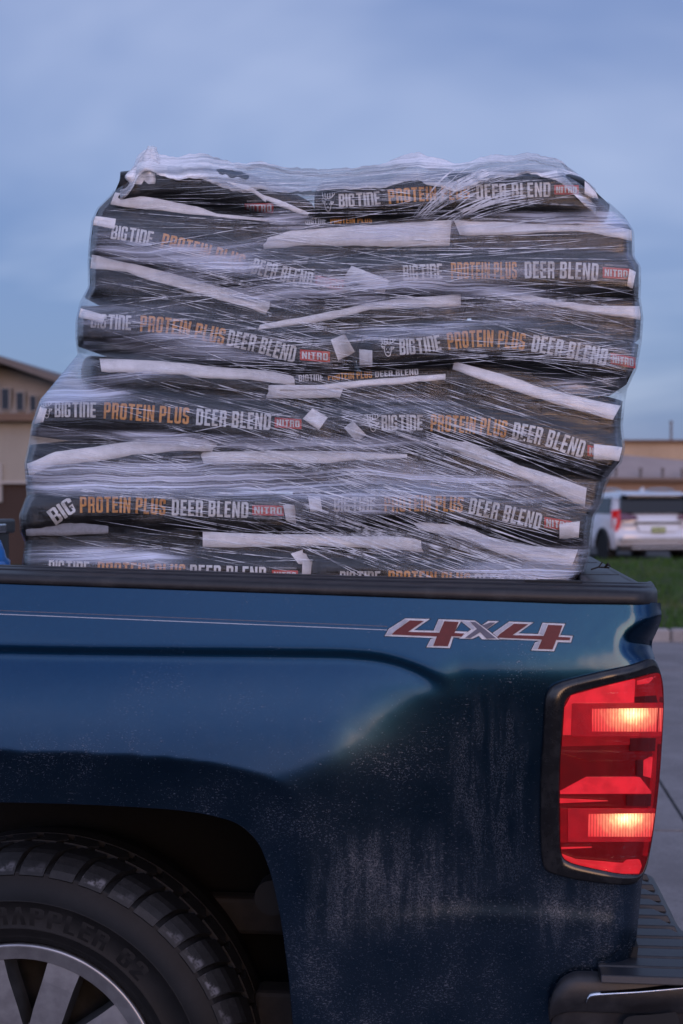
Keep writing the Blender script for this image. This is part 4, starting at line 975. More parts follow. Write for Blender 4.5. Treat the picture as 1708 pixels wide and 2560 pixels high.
# ribs on the pad
for k in range(11):
    v = 2192+k*25.5; 
    a = atz(1560, v, zp); y = a[1]
    xr = float(np.interp(-y, -np.array([p[1] for p in oc]), [p[0] for p in oc]))-.028
    mb = MB(); xl_ = xo-.10
    mb.hexa([(xl_, y-.027, zp), (xr+.014, y-.027, zp), (xr-.010, y+.027, zp), (xl_, y+.027, zp)], [(xl_, y-.022, zp+.013), (xr+.008, y-.022, zp+.013), (xr-.016, y+.022, zp+.013), (xl_, y+.022, zp+.013)])
    mb.build('step_rib', M['bumper'], bump, bevel=.002)
mb = MB(); q = [at(u, v, .03) for u, v in ((1548, 2372), (1596, 2366), (1592, 2404), (1552, 2428))]
mb.hexa([tuple(p) for p in q], [tuple(p+np.array([0, .12, 0])) for p in q]); mb.build('corner_recess', M['dark'], bump)

# ------------------------------------------------------------------ black tool chest across the front of the bed, blue tarp
tbx = empty('tool_chest', P(0, 1380, 1.0)); tag(tbx, 'black tool chest across the truck bed in front of the load', 'tool chest')
L = np.array(tbx.location); x1c = float(at(44, 1330, 1.75)[0])
mb = MB(); mb.box((x1c-.45-L[0], .16-L[1], zb-L[2]), (x1c-L[0], 1.68-L[1], 1.455-L[2])); mb.build('chest_box', M['bumper'], tbx, bevel=.01)
mb = MB(); mb.box((x1c-.47-L[0], .14-L[1], 1.425-L[2]), (x1c+.012-L[0], 1.70-L[1], 1.468-L[2])); mb.build('lid', M['plastic'], tbx, bevel=.008)
mb = MB(); mb.box((x1c-L[0], 1.50-L[1], 1.43-L[2]), (x1c+.03-L[0], 1.56-L[1], 1.455-L[2])); mb.build('latch', M['chrome'], tbx, bevel=.003)
def lump(name, c, r, mat, amp=.3, n=26, seed=1.0, parent=None):
    from mathutils import noise as mn
    Pp = np.empty((n, n, 3))
    for i in range(n):
        for j in range(n):
            th = math.pi*i/(n-1); ph = 2*math.pi*j/n
            d = Vector((math.sin(th)*math.cos(ph), math.sin(th)*math.sin(ph), math.cos(th)))
            k = 1+amp*(mn.noise(d*2.2+Vector((seed, 0, 0)))+.5*mn.noise(d*5+Vector((0, seed, 0))))
            Pp[i, j] = np.array(c)+np.array([d.x*r[0]*k, d.y*r[1]*k, d.z*r[2]*k])
    return grid(name, Pp, mat, parent, True, wrap=True)
c = at(-40, 1490, .9); lt = lump('blue_tarp', c, (.09, .13, .12), (lambda t: t.done(t.bsdf(base=(.015, .17, .55), rough=.4)))(NT('blue_tarp')), .35); tag(lt, 'crumpled blue tarp at the edge of the truck bed near the tool chest', 'tarp')

# ------------------------------------------------------------------ the load: feed bags
lp = np.array([(300, 360), (296, 450), (281, 484), (244, 520), (229, 552), (223, 607), (220, 653), (221, 717), (201, 754), (190, 800), (189, 842), (195, 886), (152, 939), (101, 1000), (80, 1061), (74, 1100), (62, 1156), (65, 1208), (67, 1240), (48, 1289), (50, 1328), (62, 1352), (56, 1412), (58, 1560)], float)
rp_ = np.array([(1440, 360), (1452, 435), (1478, 462), (1500, 486), (1560, 540), (1584, 577), (1585, 640), (1601, 665), (1601, 715), (1600, 740), (1607, 790), (1603, 850), (1592, 915), (1566, 970), (1561, 1000), (1555, 1060), (1561, 1118), (1553, 1155), (1526, 1188), (1514, 1214), (1504, 1256), (1485, 1290), (1480, 1322), (1474, 1384), (1461, 1430), (1424, 1466), (1420, 1560)], float)
def hold(u, v, m=4):
    return np.clip(u, np.interp(v, lp[:, 1], lp[:, 0])+m, np.interp(v, rp_[:, 1], rp_[:, 0])-m)
from mathutils import noise as MN
YF = .40
BAGS = []
class Bag:
    def __init__(s, kind, pts, label, B=.055):
        s.kind = kind; pts = [list(q) for q in pts]
        if pts[0][0] < 300: pts[0][0] -= 22
        if pts[-1][0] > 1400: pts[-1][0] += 22
        s.p = np.array(pts, float); s.u0, s.u1 = s.p[0, 0], s.p[-1, 0]; s.label = label
        s.Yf = YF if kind == 'side' else YF+.012; s.B = B if kind == 'side' else B*.75
        s.depth = .44 if kind == 'side' else .60; s.seed = len(BAGS)*3.7; BAGS.append(s)
    def c(s, u): return sinterp(u, s.p[:, :2])
    def h(s, u):
        u = np.asarray(u, float); e = np.minimum(u-s.u0, s.u1-u)/24.0
        return (sinterp(u, s.p, 2)+9)*np.clip(1-np.clip(1-e, 0, 1)**2.6, .03, 1)**.5
    def Y(s, u, v, wr=True):
        u = np.asarray(u, float); v = np.asarray(v, float)
        d = np.clip((v-s.c(u))/s.h(u), -1, 1); sn = np.sign(d)*np.abs(d)**1.5; cs = np.sqrt(np.clip(1-sn*sn, 0, 1))
        e = np.clip(1-np.minimum(u-s.u0, s.u1-u)/60.0, 0, 1)
        Yv = s.Yf+s.B*(1-cs**.75)+.05*e**3
        if wr:
            f = np.frompyfunc(lambda a, b: MN.noise(Vector((a*.011, b*.030, s.seed)))*.010+MN.noise(Vector((a*.035, b*.05, s.seed+9)))*.0045+MN.noise(Vector((a*.09, b*.12, s.seed+4)))*.0016, 2, 1)
            Yv = Yv+f(u, v).astype(float)
        return Yv
side, end = 'side', 'end'
Bag(side, [(283, 474, 32), (450, 456, 30), (600, 474, 38), (700, 506, 30), (788, 532, 14)], 'top row feed bag at the cab end, small red label on its face')
Bag(side, [(786, 505, 38), (1000, 492, 47), (1250, 482, 46), (1400, 486, 48), (1502, 512, 36)], 'feed bag on the top row at the tailgate end, lettering nearly uncovered')
Bag(end, [(230, 530, 26), (450, 556, 34), (712, 590, 44), (750, 596, 40)], 'feed bag end under the top row at the cab end, long white seam')
Bag(end, [(636, 600, 36), (900, 598, 46), (1145, 590, 44)], 'middle feed bag end under the top row, its pale seam half hidden by film')
Bag(end, [(1115, 596, 46), (1350, 606, 50), (1584, 618, 46)], 'feed bag end under top row, tailgate end, white seam over black face')
Bag(side, [(220, 588, 40), (400, 616, 46), (600, 665, 48), (880, 722, 42)], 'second row feed bag at the cab end, lettering sloping down under heavy film')
Bag(side, [(860, 700, 44), (1010, 690, 47), (1250, 682, 46), (1500, 690, 48), (1604, 704, 36)], 'second row feed bag, tailgate end, red patch beside an orange reflection')
Bag(end, [(218, 692, 42), (450, 748, 46), (690, 806, 40)], 'feed bag end below the second row, cab end, black under steep white seam')
Bag(end, [(612, 815, 34), (850, 790, 42), (1165, 768, 40)], 'middle feed bag end below the second row, curved white seam rising to one side')
Bag(end, [(1176, 742, 40), (1350, 768, 40), (1607, 800, 40)], 'feed bag end below the second row at the tailgate end, seam with a raised tab')
Bag(side, [(190, 815, 42), (400, 822, 44), (600, 857, 48), (860, 902, 42)], 'third row feed bag at the cab end, first letters hidden by a white flap')
Bag(side, [(890, 885, 38), (1119, 858, 44), (1321, 860, 48), (1500, 892, 50), (1594, 915, 40)], 'third row feed bag at the tailgate end, lettering arching over its middle')
Bag(end, [(225, 932, 34), (450, 948, 38), (760, 968, 38)], 'feed bag end below the third row at the cab end, long level white seam')
Bag(end, [(640, 966, 38), (850, 976, 38), (1130, 962, 40)], 'middle feed bag end below the third row, thin seam curling up at one end')
Bag(end, [(1122, 948, 46), (1300, 995, 52), (1554, 1062, 46)], 'feed bag end below the third row at the tailgate end, white seam slanting down')
Bag(side, [(82, 1040, 40), (300, 1042, 46), (580, 1062, 46), (850, 1088, 40)], 'fourth row feed bag at the cab end, all lettering clear and a white corner tab')
Bag(side, [(846, 1066, 40), (1077, 1062, 44), (1277, 1086, 48), (1461, 1132, 46), (1560, 1146, 38)], 'fourth row feed bag at the tailgate end, lettering dropping to a white label')
Bag(end, [(64, 1172, 48), (300, 1160, 58), (560, 1160, 55)], 'feed bag end below the fourth row at the cab end, seam curving to its corner')
Bag(end, [(480, 1166, 48), (800, 1168, 50), (1060, 1165, 46)], 'middle feed bag end below the fourth row, short flat white seam')
Bag(end, [(1052, 1140, 50), (1250, 1192, 55), (1512, 1248, 42)], 'feed bag end below the fourth row at the tailgate end, broad slanting pale seam')
Bag(side, [(55, 1292, 40), (200, 1272, 44), (420, 1276, 46), (735, 1290, 42)], 'fifth row feed bag at the cab end, folded corner before orange lettering')
Bag(side, [(725, 1272, 42), (1060, 1265, 44), (1260, 1292, 48), (1468, 1328, 40)], 'fifth row feed bag at the tailgate end, white label beside the red patch')
Bag(end, [(56, 1350, 36), (250, 1352, 38), (530, 1356, 38)], 'feed bag end below the fifth row at the cab end, dull grey seam')
Bag(end, [(470, 1358, 36), (780, 1360, 38), (1075, 1362, 38)], 'middle feed bag end below the fifth row, wide pale seam under crossing film strands')
Bag(end, [(1010, 1340, 36), (1238, 1382, 42), (1468, 1412, 38)], 'feed bag end below the fifth row at the tailgate end, bright seam turning down')
Bag(side, [(60, 1436, 50), (400, 1440, 52), (775, 1446, 52)], 'lowest feed bag at the cab end, lettering cut off by the truck bed rail')
Bag(side, [(765, 1448, 52), (1100, 1452, 52), (1440, 1474, 46)], 'lowest feed bag at the tailgate end, lettering cut off by the truck bed rail')
GRP = 'feed bags stacked on the wrapped load'
bag_obs = []
for b in BAGS:
    us = np.concatenate([b.u0+(b.u1-b.u0)*np.array([0, .004, .012, .025, .04, .06, .08]), np.linspace(b.u0+(b.u1-b.u0)*.1, b.u0+(b.u1-b.u0)*.9, 40), b.u1-(b.u1-b.u0)*np.array([.08, .06, .04, .025, .012, .004, 0])])
    fr = np.linspace(-1, 1, 17); fr = np.sign(fr)*np.abs(fr)**.8
    ringP = []
    cc, hh = b.c(us), b.h(us)
    for f in fr:
        v = cc+hh*f; Yv = b.Y(us, v); p = at(hold(us, v), v, Yv); ringP.append(p)
    for f, k in ((1.0, .5), (.9, .92), (.5, 1.0), (-.5, 1.0), (-.9, .92), (-1.0, .5)):
        v = cc+hh*f; p = at(hold(us, v, 9), v, b.Yf); p[:, 1] = b.Yf+b.B+(b.depth-b.B)*k; ringP.append(p)
    Pp = np.stack(ringP, 1)
    c0 = at((b.u0+b.u1)/2, float(b.c((b.u0+b.u1)/2)), b.Yf)
    n, m = Pp.shape[:2]
    V = list((Pp-c0).reshape(-1, 3)); Fs = gridfaces(n, m, True)+[tuple(range(m)), tuple(reversed(range((n-1)*m, n*m)))]
    o = mesh('feed_bag', V, Fs, M['bag'], None, True); o.location = c0; tag(o, b.label, 'feed bag', GRP); b.o = o; b.c0 = c0
# --- print on the bag sides
def on_bag(b, V, lift, wr=True):
    V = np.asarray(V, float); return at(V[:, 0], V[:, 1], b.Y(V[:, 0], V[:, 1])-lift)-b.c0
def print_text(b, text, u0, u1, ctr, H, mat, lift=.0015, name='printed_lettering', gap=.10):
    polys, wd = layout(text, gap, .24); ctr = np.array(ctr, float)
    cf = lambda u: float(sinterp(u, ctr)) if len(ctr) > 2 else float(np.interp(u, ctr[:, 0], ctr[:, 1]))
    def fn(x, y):
        u = u0+(u1-u0)*x/wd; m = (cf(u+6)-cf(u-6))/12; return (u+m*(y-.5)*H, cf(u)-(y-.5)*H, 0)
    V, Fs = fill(polys, fn, .26); mesh(name, on_bag(b, V, lift), Fs, mat, b.o)
def red_patch(b, u0, u1, ctr, H, word='NITRO'):
    ctr = np.array(ctr, float); us = np.linspace(u0, u1, 8); fs = np.linspace(-.5, .5, 5); cf = lambda u: np.interp(u, ctr[:, 0], ctr[:, 1])
    UVp = np.array([[(u, cf(u)+f*H) for f in fs] for u in us]); P3 = on_bag(b, UVp.reshape(-1, 2), .0015).reshape(8, 5, 3)
    o = grid('logo_patch', P3, M['red_ink'], b.o, True)
    polys, wd = layout(word, .10)
    def fn(x, y): u = u0+5+(u1-u0-10)*x/wd; return (u, float(cf(u))-(y-.5)*H*.66, 0)
    V, Fs = fill(polys, fn, .3); mesh('logo_lettering', on_bag(b, V, .0026), Fs, M['white_ink'], o)
    # tiny lines of small print above and below
    for sgn in (-1, 1):
        pl = []; x = 0
        while x < 1: wq = random.uniform(.02, .045); pl.append([(x, 0), (x+wq, 0), (x+wq, 1), (x, 1)]); x += wq+.02
        def fn2(x, y): u = u0+(u1-u0)*(.08+.84*x); return (u, float(cf(u))+sgn*(H*.5+6)+(y-.5)*4.0, 0)
        V, Fs = fill(pl, fn2, 2); mesh('small_print', on_bag(b, V, .0015), Fs, M['grey_ink'], b.o)
def head_mark(b, u0, v0, w_, h_):
    """the little line drawing of an antlered head at the start of the print"""
    lines = [[(.05, .98), (.12, .70), (.32, .62), (.50, .72)], [(.12, .70), (.02, .62)], [(.25, .95), (.28, .66)], [(.45, .92), (.40, .70), (.55, .66), (.75, .74), (.98, .92)], [(.62, .95), (.62, .70)], [(.80, .96), (.78, .76)], [(.22, .52), (.05, .56), (.15, .44), (.26, .46)], [(.70, .50), (.90, .50), (.80, .40), (.70, .42)], [(.26, .56), (.24, .34), (.34, .10), (.48, .02), (.62, .08), (.70, .34), (.68, .54)], [(.38, .22), (.48, .26), (.58, .20)], [(.36, .42), (.40, .38)], [(.58, .42), (.62, .38)]]
    pl = []
    for ln in lines:
        for (x0, y0), (x1, y1) in zip(ln[:-1], ln[1:]):
            dx, dy = x1-x0, y1-y0; L_ = math.hypot(dx, dy); nx, ny = -dy/L_*.028, dx/L_*.028; pl.append([(x0+nx, y0+ny), (x0-nx, y0-ny), (x1-nx, y1-ny), (x1+nx, y1+ny)])
    V, Fs = fill(pl, lambda x, y: (u0+w_*x, v0+h_*(1-y), 0), .4); mesh('head_emblem', on_bag(b, V, .0015), Fs, M['white_ink'], b.o)
def full_print(b, big, pro, deer, nit, ctr, H, mark=None, Hn=None):
    if big: print_text(b, 'BIG', big[0], big[0]+(big[1]-big[0])*.38, ctr, H*.92, M['white_ink'], gap=.06); print_text(b, 'TInE', big[0]+(big[1]-big[0])*.43, big[1], ctr, H*.92, M['white_ink'], gap=.06)
    if pro: print_text(b, 'PROTEIN PLUS', pro[0], pro[1], ctr, H, M['orange_ink'])
    if deer: print_text(b, 'DEER BLEND', deer[0], deer[1], ctr, H, M['white_ink'])
    if nit: red_patch(b, nit[0], nit[1], ctr, Hn or H*.66)
    if mark: head_mark(b, *mark)
SB = [b for b in BAGS if b.kind == 'side']
full_print(SB[1], (847, 950), (971, 1174), (1191, 1376), (1386, 1447), [(800, 503), (900, 499), (1000, 489), (1178, 480), (1376, 474), (1460, 475)], 36, (804, 480, 34, 50))
red_patch(SB[0], 612, 684, [(612, 522), (684, 520)], 26)
full_print(SB[2], (279, 382), (405, 610), (632, 781), (789, 860), [(270, 578), (330, 587), (510, 628), (700, 682), (825, 708), (870, 714)], 38)
full_print(SB[3], (1008, 1106), (1128, 1292), (1312, 1496), (1507, 1574), [(1000, 683), (1128, 677), (1250, 676), (1400, 675), (1496, 680), (1580, 686)], 42, None, 27)
full_print(SB[4], (228, 328), (351, 562), (570, 739), (750, 825), [(220, 800), (300, 806), (400, 812), (560, 842), (650, 862), (740, 886), (830, 893)], 40, None, 27)
full_print(SB[5], (999, 1101), (1119, 1313), (1331, 1518), (1527, 1589), [(950, 870), (1050, 864), (1119, 853), (1220, 846), (1321, 856), (1430, 876), (1518, 894), (1592, 908)], 42, (952, 844, 38, 48), 28)
full_print(SB[6], (137, 240), (260, 473), (491, 677), (687, 754), [(130, 1024), (240, 1025), (370, 1033), (580, 1048), (690, 1056), (760, 1061)], 41, (100, 1000, 34, 46), 25)
full_print(SB[7], (954, 1057), (1077, 1267), (1283, 1461), (1469, 1530), [(900, 1058), (954, 1057), (1077, 1057), (1180, 1063), (1277, 1075), (1370, 1095), (1461, 1124), (1540, 1140)], 42, (916, 1034, 36, 46), 27)
full_print(SB[8], None, (200, 414), (430, 621), (631, 710), [(190, 1262), (310, 1262), (420, 1268), (520, 1271), (621, 1275), (715, 1277)], 40, None, 25)
print_text(SB[8], 'BIG', 128, 182, [(120, 1302), (150, 1281), (185, 1258)], 34, M['white_ink'], gap=.06)
full_print(SB[9], (835, 939), (961, 1158), (1174, 1353), (1361, 1430), [(830, 1261), (939, 1261), (1060, 1258), (1163, 1262), (1260, 1282), (1353, 1304), (1440, 1318)], 40, None, 27)
full_print(SB[10], (122, 223), (244, 463), (475, 665), (680, 745), [(110, 1418), (350, 1427), (560, 1434), (750, 1440)], 40)
full_print(SB[11], (850, 951), (971, 1175), (1186, 1370), None, [(840, 1446), (1060, 1448), (1270, 1458), (1380, 1466)], 40)
EB = [b for b in BAGS if b.kind == 'end']
print_text(EB[1], 'BIGTInE', 763, 815, [(760, 553), (920, 549)], 15, M['white_ink']); print_text(EB[1], 'PROTEIN PLUS', 826, 930, [(760, 553), (940, 549)], 15, M['orange_ink'])
print_text(EB[7], 'BIGTInE', 747, 808, [(740, 946), (860, 940)], 17, M['white_ink']); print_text(EB[7], 'PROTEIN PLUS', 820, 930, [(740, 946), (860, 940), (1060, 928)], 17, M['orange_ink']); print_text(EB[7], 'DEER BLEND', 938, 1046, [(740, 946), (860, 940), (1060, 928)], 15, M['white_ink'])
# --- white seam tapes and loose tags
def fold(b, name, top, bot, lift=.006, n=26, mat=None):
    top = np.array(top, float); bot = np.array(bot, float)
    w0, w1 = top.copy(), bot.copy()
    if name == 'seam_tape': top[:, 1] -= 3.0; bot[:, 1] += 3.0
    def rs(p, k):
        d = np.concatenate([[0], np.cumsum(np.hypot(*np.diff(p, axis=0).T))]); s = np.linspace(0, d[-1], k); return np.stack([np.interp(s, d, p[:, 0]), np.interp(s, d, p[:, 1])], -1)
    A, B = rs(top, n), rs(bot, n); rows = []
    jit = np.cumsum(rng.normal(0, 1.0, n)); jit -= np.linspace(jit[0], jit[-1], n); jt = np.cumsum(rng.normal(0, .6, n)); jt -= np.linspace(jt[0], jt[-1], n)
    if name != 'seam_tape': jit *= .3; jt *= .3
    for f, l in ((0, 0), (.04, lift*.5), (.3, lift*.6), (.6, lift*.6), (.97, lift*.6), (1.0, lift*.3)):
        q = A*(1-f)+B*f; q[:, 1] += jit*f+jt*(1-f)
        uu_ = np.clip(q[:, 0], b.u0+30, b.u1-30); c_, h_ = b.c(uu_), b.h(uu_)
        vv = c_+np.clip(q[:, 1]-c_, -.72*h_, .72*h_); yy_ = np.minimum(b.Y(uu_, vv, False), b.Yf+.012)-l-.008+.05*np.clip((q[:, 0]-(b.u1-45))/60, 0, 1)**2+.05*np.clip(((b.u0+45)-q[:, 0])/60, 0, 1)**2
        rows.append(at(hold(q[:, 0], q[:, 1], 5), q[:, 1], yy_)-b.c0)
    return grid(name, np.stack(rows), mat or M['paper'], b.o, True)
fold(EB[0], 'seam_tape', [(288, 484), (373, 496), (501, 522), (538, 536), (715, 551)], [(276, 508), (400, 524), (497, 538), (600, 548), (715, 555)])
fold(SB[0], 'folded_flap', [(655, 486), (700, 500), (774, 532)], [(668, 502), (705, 518), (768, 541)])
fold(SB[0], 'folded_flap', [(560, 452), (620, 462), (668, 494)], [(600, 470), (636, 484), (664, 506)], .008)
fold(SB[2], 'corner_flap', [(238, 540), (290, 547)], [(230, 563), (286, 573)])
fold(EB[1], 'seam_tape', [(657, 601), (731, 582), (900, 570), (1129, 553)], [(660, 620), (760, 610), (900, 614), (1124, 612)])
fold(EB[2], 'seam_tape', [(1135, 554), (1250, 558), (1358, 566), (1462, 567), (1500, 562), (1583, 578)], [(1150, 585), (1324, 580), (1400, 577), (1462, 580), (1583, 600)])
fold(EB[3], 'seam_tape', [(230, 639), (377, 674), (474, 699), (676, 755)], [(226, 668), (318, 678), (437, 717), (671, 784)])
fold(SB[4], 'corner_flap', [(200, 770), (264, 788)], [(197, 794), (257, 810)])
fold(EB[4], 'seam_tape', [(650, 815), (740, 796), (853, 775), (991, 749), (1152, 737)], [(645, 823), (784, 802), (922, 771), (1152, 762)])
fold(EB[5], 'seam_tape', [(1188, 712), (1206, 701), (1228, 723), (1353, 746), (1490, 766), (1603, 768)], [(1186, 735), (1240, 742), (1324, 752), (1490, 780), (1603, 797)])
fold(EB[6], 'seam_tape', [(249, 899), (407, 908), (560, 923), (672, 929), (741, 946)], [(254, 926), (458, 934), (519, 943), (611, 946), (741, 960)])
fold(EB[7], 'seam_tape', [(700, 966), (800, 965), (898, 957), (1049, 944), (1114, 938)], [(700, 974), (800, 974), (866, 968), (1049, 951), (1114, 946)])
fold(EB[7], 'pale_sheet', [(623, 964), (740, 962), (860, 966)], [(630, 995), (740, 996), (850, 994)], .004)
fold(EB[8], 'seam_tape', [(1136, 905), (1261, 939), (1396, 982), (1552, 1017)], [(1131, 921), (1261, 960), (1369, 995), (1532, 1047)])
fold(SB[6], 'corner_flap', [(92, 1015), (118, 1022)], [(80, 1063), (108, 1056)])
fold(EB[9], 'seam_tape', [(68, 1162), (136, 1134), (325, 1107), (472, 1092), (542, 1094)], [(73, 1188), (141, 1159), (325, 1137), (434, 1123), (542, 1124)])
fold(EB[10], 'seam_tape', [(493, 1134), (650, 1129), (835, 1131), (1018, 1138)], [(491, 1160), (650, 1156), (813, 1153), (1018, 1142)])
fold(EB[11], 'seam_tape', [(1089, 1097), (1152, 1097), (1295, 1166), (1467, 1223)], [(1098, 1114), (1152, 1132), (1295, 1191), (1462, 1264)])
fold(SB[7], 'white_label', [(1485, 1110), (1556, 1118)], [(1484, 1148), (1548, 1153)], .008)
fold(SB[8], 'corner_fold', [(708, 1262), (744, 1262)], [(716, 1302), (740, 1308)], .008)
fold(SB[9], 'white_label', [(1399, 1310), (1450, 1303)], [(1399, 1347), (1447, 1344)], .008)
fold(EB[12], 'seam_tape', [(62, 1310), (180, 1311), (271, 1318)], [(66, 1336), (180, 1333), (271, 1330)], mat=M['grey_ink'])
fold(EB[13], 'seam_tape', [(507, 1332), (750, 1340), (1000, 1344), (1071, 1356)], [(507, 1364), (750, 1368), (1000, 1374), (1071, 1378)])
fold(EB[14], 'seam_tape', [(1013, 1290), (1152, 1315), (1238, 1350), (1324, 1367), (1446, 1376)], [(1048, 1321), (1180, 1344), (1238, 1373), (1324, 1396), (1430, 1412)])
fold(SB[3], 'corner_flap', [(1574, 672), (1590, 680)], [(1568, 715), (1582, 722)], .008)
fold(SB[1], 'corner_flap', [(1462, 452), (1488, 475)], [(1462, 486), (1497, 498)], .008)
fold(SB[3], 'paper_tag', [(879, 664), (974, 700)], [(859, 695), (960, 735)], .008)
fold(SB[4], 'paper_tag', [(827, 849), (862, 835)], [(846, 902), (888, 880)], .008)
fold(SB[5], 'paper_tag', [(898, 873), (931, 876)], [(899, 914), (931, 916)], .010)
fold(SB[6], 'paper_tag', [(782, 1020), (820, 1043)], [(757, 1047), (797, 1075)], .008)
fold(SB[7], 'paper_tag', [(860, 1070), (882, 1052)], [(892, 1105), (916, 1087)], .008)
fold(SB[10], 'paper_tag', [(757, 1382), (795, 1384)], [(755, 1440), (790, 1444)], .012)
fold(SB[10], 'paper_tag', [(727, 1384), (757, 1374)], [(745, 1408), (757, 1412)], .009)
fold(SB[9], 'paper_tag', [(770, 1240), (800, 1238)], [(776, 1280), (806, 1276)], .008)

# ------------------------------------------------------------------ stretch film round the load
filmroot = empty('stretch_film', P(800, 1460, YF)); tag(filmroot, 'clear stretch film wound in milky strands around the stacked feed bags', 'plastic film')
LO = np.array(filmroot.location)
tp_ = np.array([(290, 452), (322, 432), (336, 412), (343, 388), (360, 376), (380, 374), (404, 386), (424, 391), (446, 392), (470, 384), (508, 382), (530, 389), (552, 399), (600, 409), (628, 406), (655, 403), (676, 410), (720, 418), (800, 424), (880, 419), (930, 412), (965, 408), (985, 397), (1004, 389), (1030, 381), (1046, 381), (1076, 391), (1110, 398), (1134, 409), (1176, 404), (1202, 392), (1240, 387), (1286, 389), (1318, 380), (1336, 385), (1366, 391), (1404, 400), (1422, 418), (1455, 443), (1500, 480)], float)
xs = np.linspace(290, 1500, 400); tp_ = np.column_stack([xs, np.interp(xs, tp_[:, 0], tp_[:, 1])+np.array([MN.noise(Vector((x*.06, 1.5, 0)))*3.5+MN.noise(Vector((x*.17, 4.5, 0)))*1.6 for x in xs])])
# depth of whatever lies under the film, on a 6 px grid
du = np.arange(30, 1640, 6.0); dvv = np.arange(360, 1580, 5.0); DU, DV = np.meshgrid(du, dvv, indexing='ij')
DD = np.full(DU.shape, YF+.10)
for b in BAGS:
    m = (DU > b.u0) & (DU < b.u1); 
    c_, h_ = b.c(np.clip(du, b.u0, b.u1)), b.h(np.clip(du, b.u0+1, b.u1-1))
    ok = m & (np.abs(DV-c_[:, None]) < h_[:, None])
    y_ = b.Y(np.clip(DU, b.u0+1, b.u1-1)[ok], DV[ok], False); DD[ok] = np.minimum(DD[ok], y_)
FD = blur(blur(minfilt(minfilt(DD, 7, 0), 2, 1), 7, 0), 2.6, 1)-.012
FD = np.minimum(FD, minfilt(minfilt(DD, 1, 0), 1, 1)-.013); FD = blur(blur(FD, 2.0, 0), 1.0, 1)
def FY(u, v):
    a = np.clip((np.asarray(u, float)-du[0])/6, 0, len(du)-1.001); b = np.clip((np.asarray(v, float)-dvv[0])/5, 0, len(dvv)-1.001); i = a.astype(int); j = b.astype(int); x = a-i; y = b-j
    return (FD[i, j]*(1-x)+FD[i+1, j]*x)*(1-y)+(FD[i, j+1]*(1-x)+FD[i+1, j+1]*x)*y
# sheen (+) and dark gaps (-) painted into the film as milkier and clearer patches: u, v, half-width, half-height, slope, amount
PAINTED_HAZE = [(340, 632, 120, 22, .10, .5), (520, 650, 120, 24, .2, .35), (1130, 682, 150, 26, 0, .35), (450, 828, 110, 22, .15, .3), (830, 722, 190, 38, -.05, .6), (1010, 572, 150, 26, -.1, .45), (450, 872, 210, 26, .1, .45), (980, 832, 150, 22, -.05, .4), (1280, 925, 150, 18, .2, .25),
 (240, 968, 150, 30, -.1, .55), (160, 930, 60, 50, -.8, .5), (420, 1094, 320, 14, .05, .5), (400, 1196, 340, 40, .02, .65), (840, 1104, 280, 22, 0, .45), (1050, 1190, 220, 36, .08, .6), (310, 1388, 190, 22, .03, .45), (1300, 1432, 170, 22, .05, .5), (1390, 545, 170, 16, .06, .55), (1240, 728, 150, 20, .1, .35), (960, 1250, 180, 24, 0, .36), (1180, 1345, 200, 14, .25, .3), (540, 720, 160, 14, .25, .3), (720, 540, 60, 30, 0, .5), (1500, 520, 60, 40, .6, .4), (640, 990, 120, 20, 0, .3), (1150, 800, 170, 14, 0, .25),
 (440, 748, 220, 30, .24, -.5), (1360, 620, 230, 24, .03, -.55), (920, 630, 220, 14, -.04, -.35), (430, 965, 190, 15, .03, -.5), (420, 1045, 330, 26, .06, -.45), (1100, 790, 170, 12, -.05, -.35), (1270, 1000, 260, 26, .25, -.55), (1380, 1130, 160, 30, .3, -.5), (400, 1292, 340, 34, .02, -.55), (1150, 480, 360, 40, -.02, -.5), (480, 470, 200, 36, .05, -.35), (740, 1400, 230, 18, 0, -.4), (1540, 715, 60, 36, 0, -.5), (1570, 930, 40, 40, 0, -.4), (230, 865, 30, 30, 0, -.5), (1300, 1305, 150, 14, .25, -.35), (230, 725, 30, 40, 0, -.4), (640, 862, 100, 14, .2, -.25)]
def haze_amount(u, v):
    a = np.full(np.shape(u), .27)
    for cu, cv, ru, rv, sl_, am in PAINTED_HAZE:
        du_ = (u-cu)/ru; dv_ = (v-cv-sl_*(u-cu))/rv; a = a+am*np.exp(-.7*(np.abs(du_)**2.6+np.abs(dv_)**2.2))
    return a
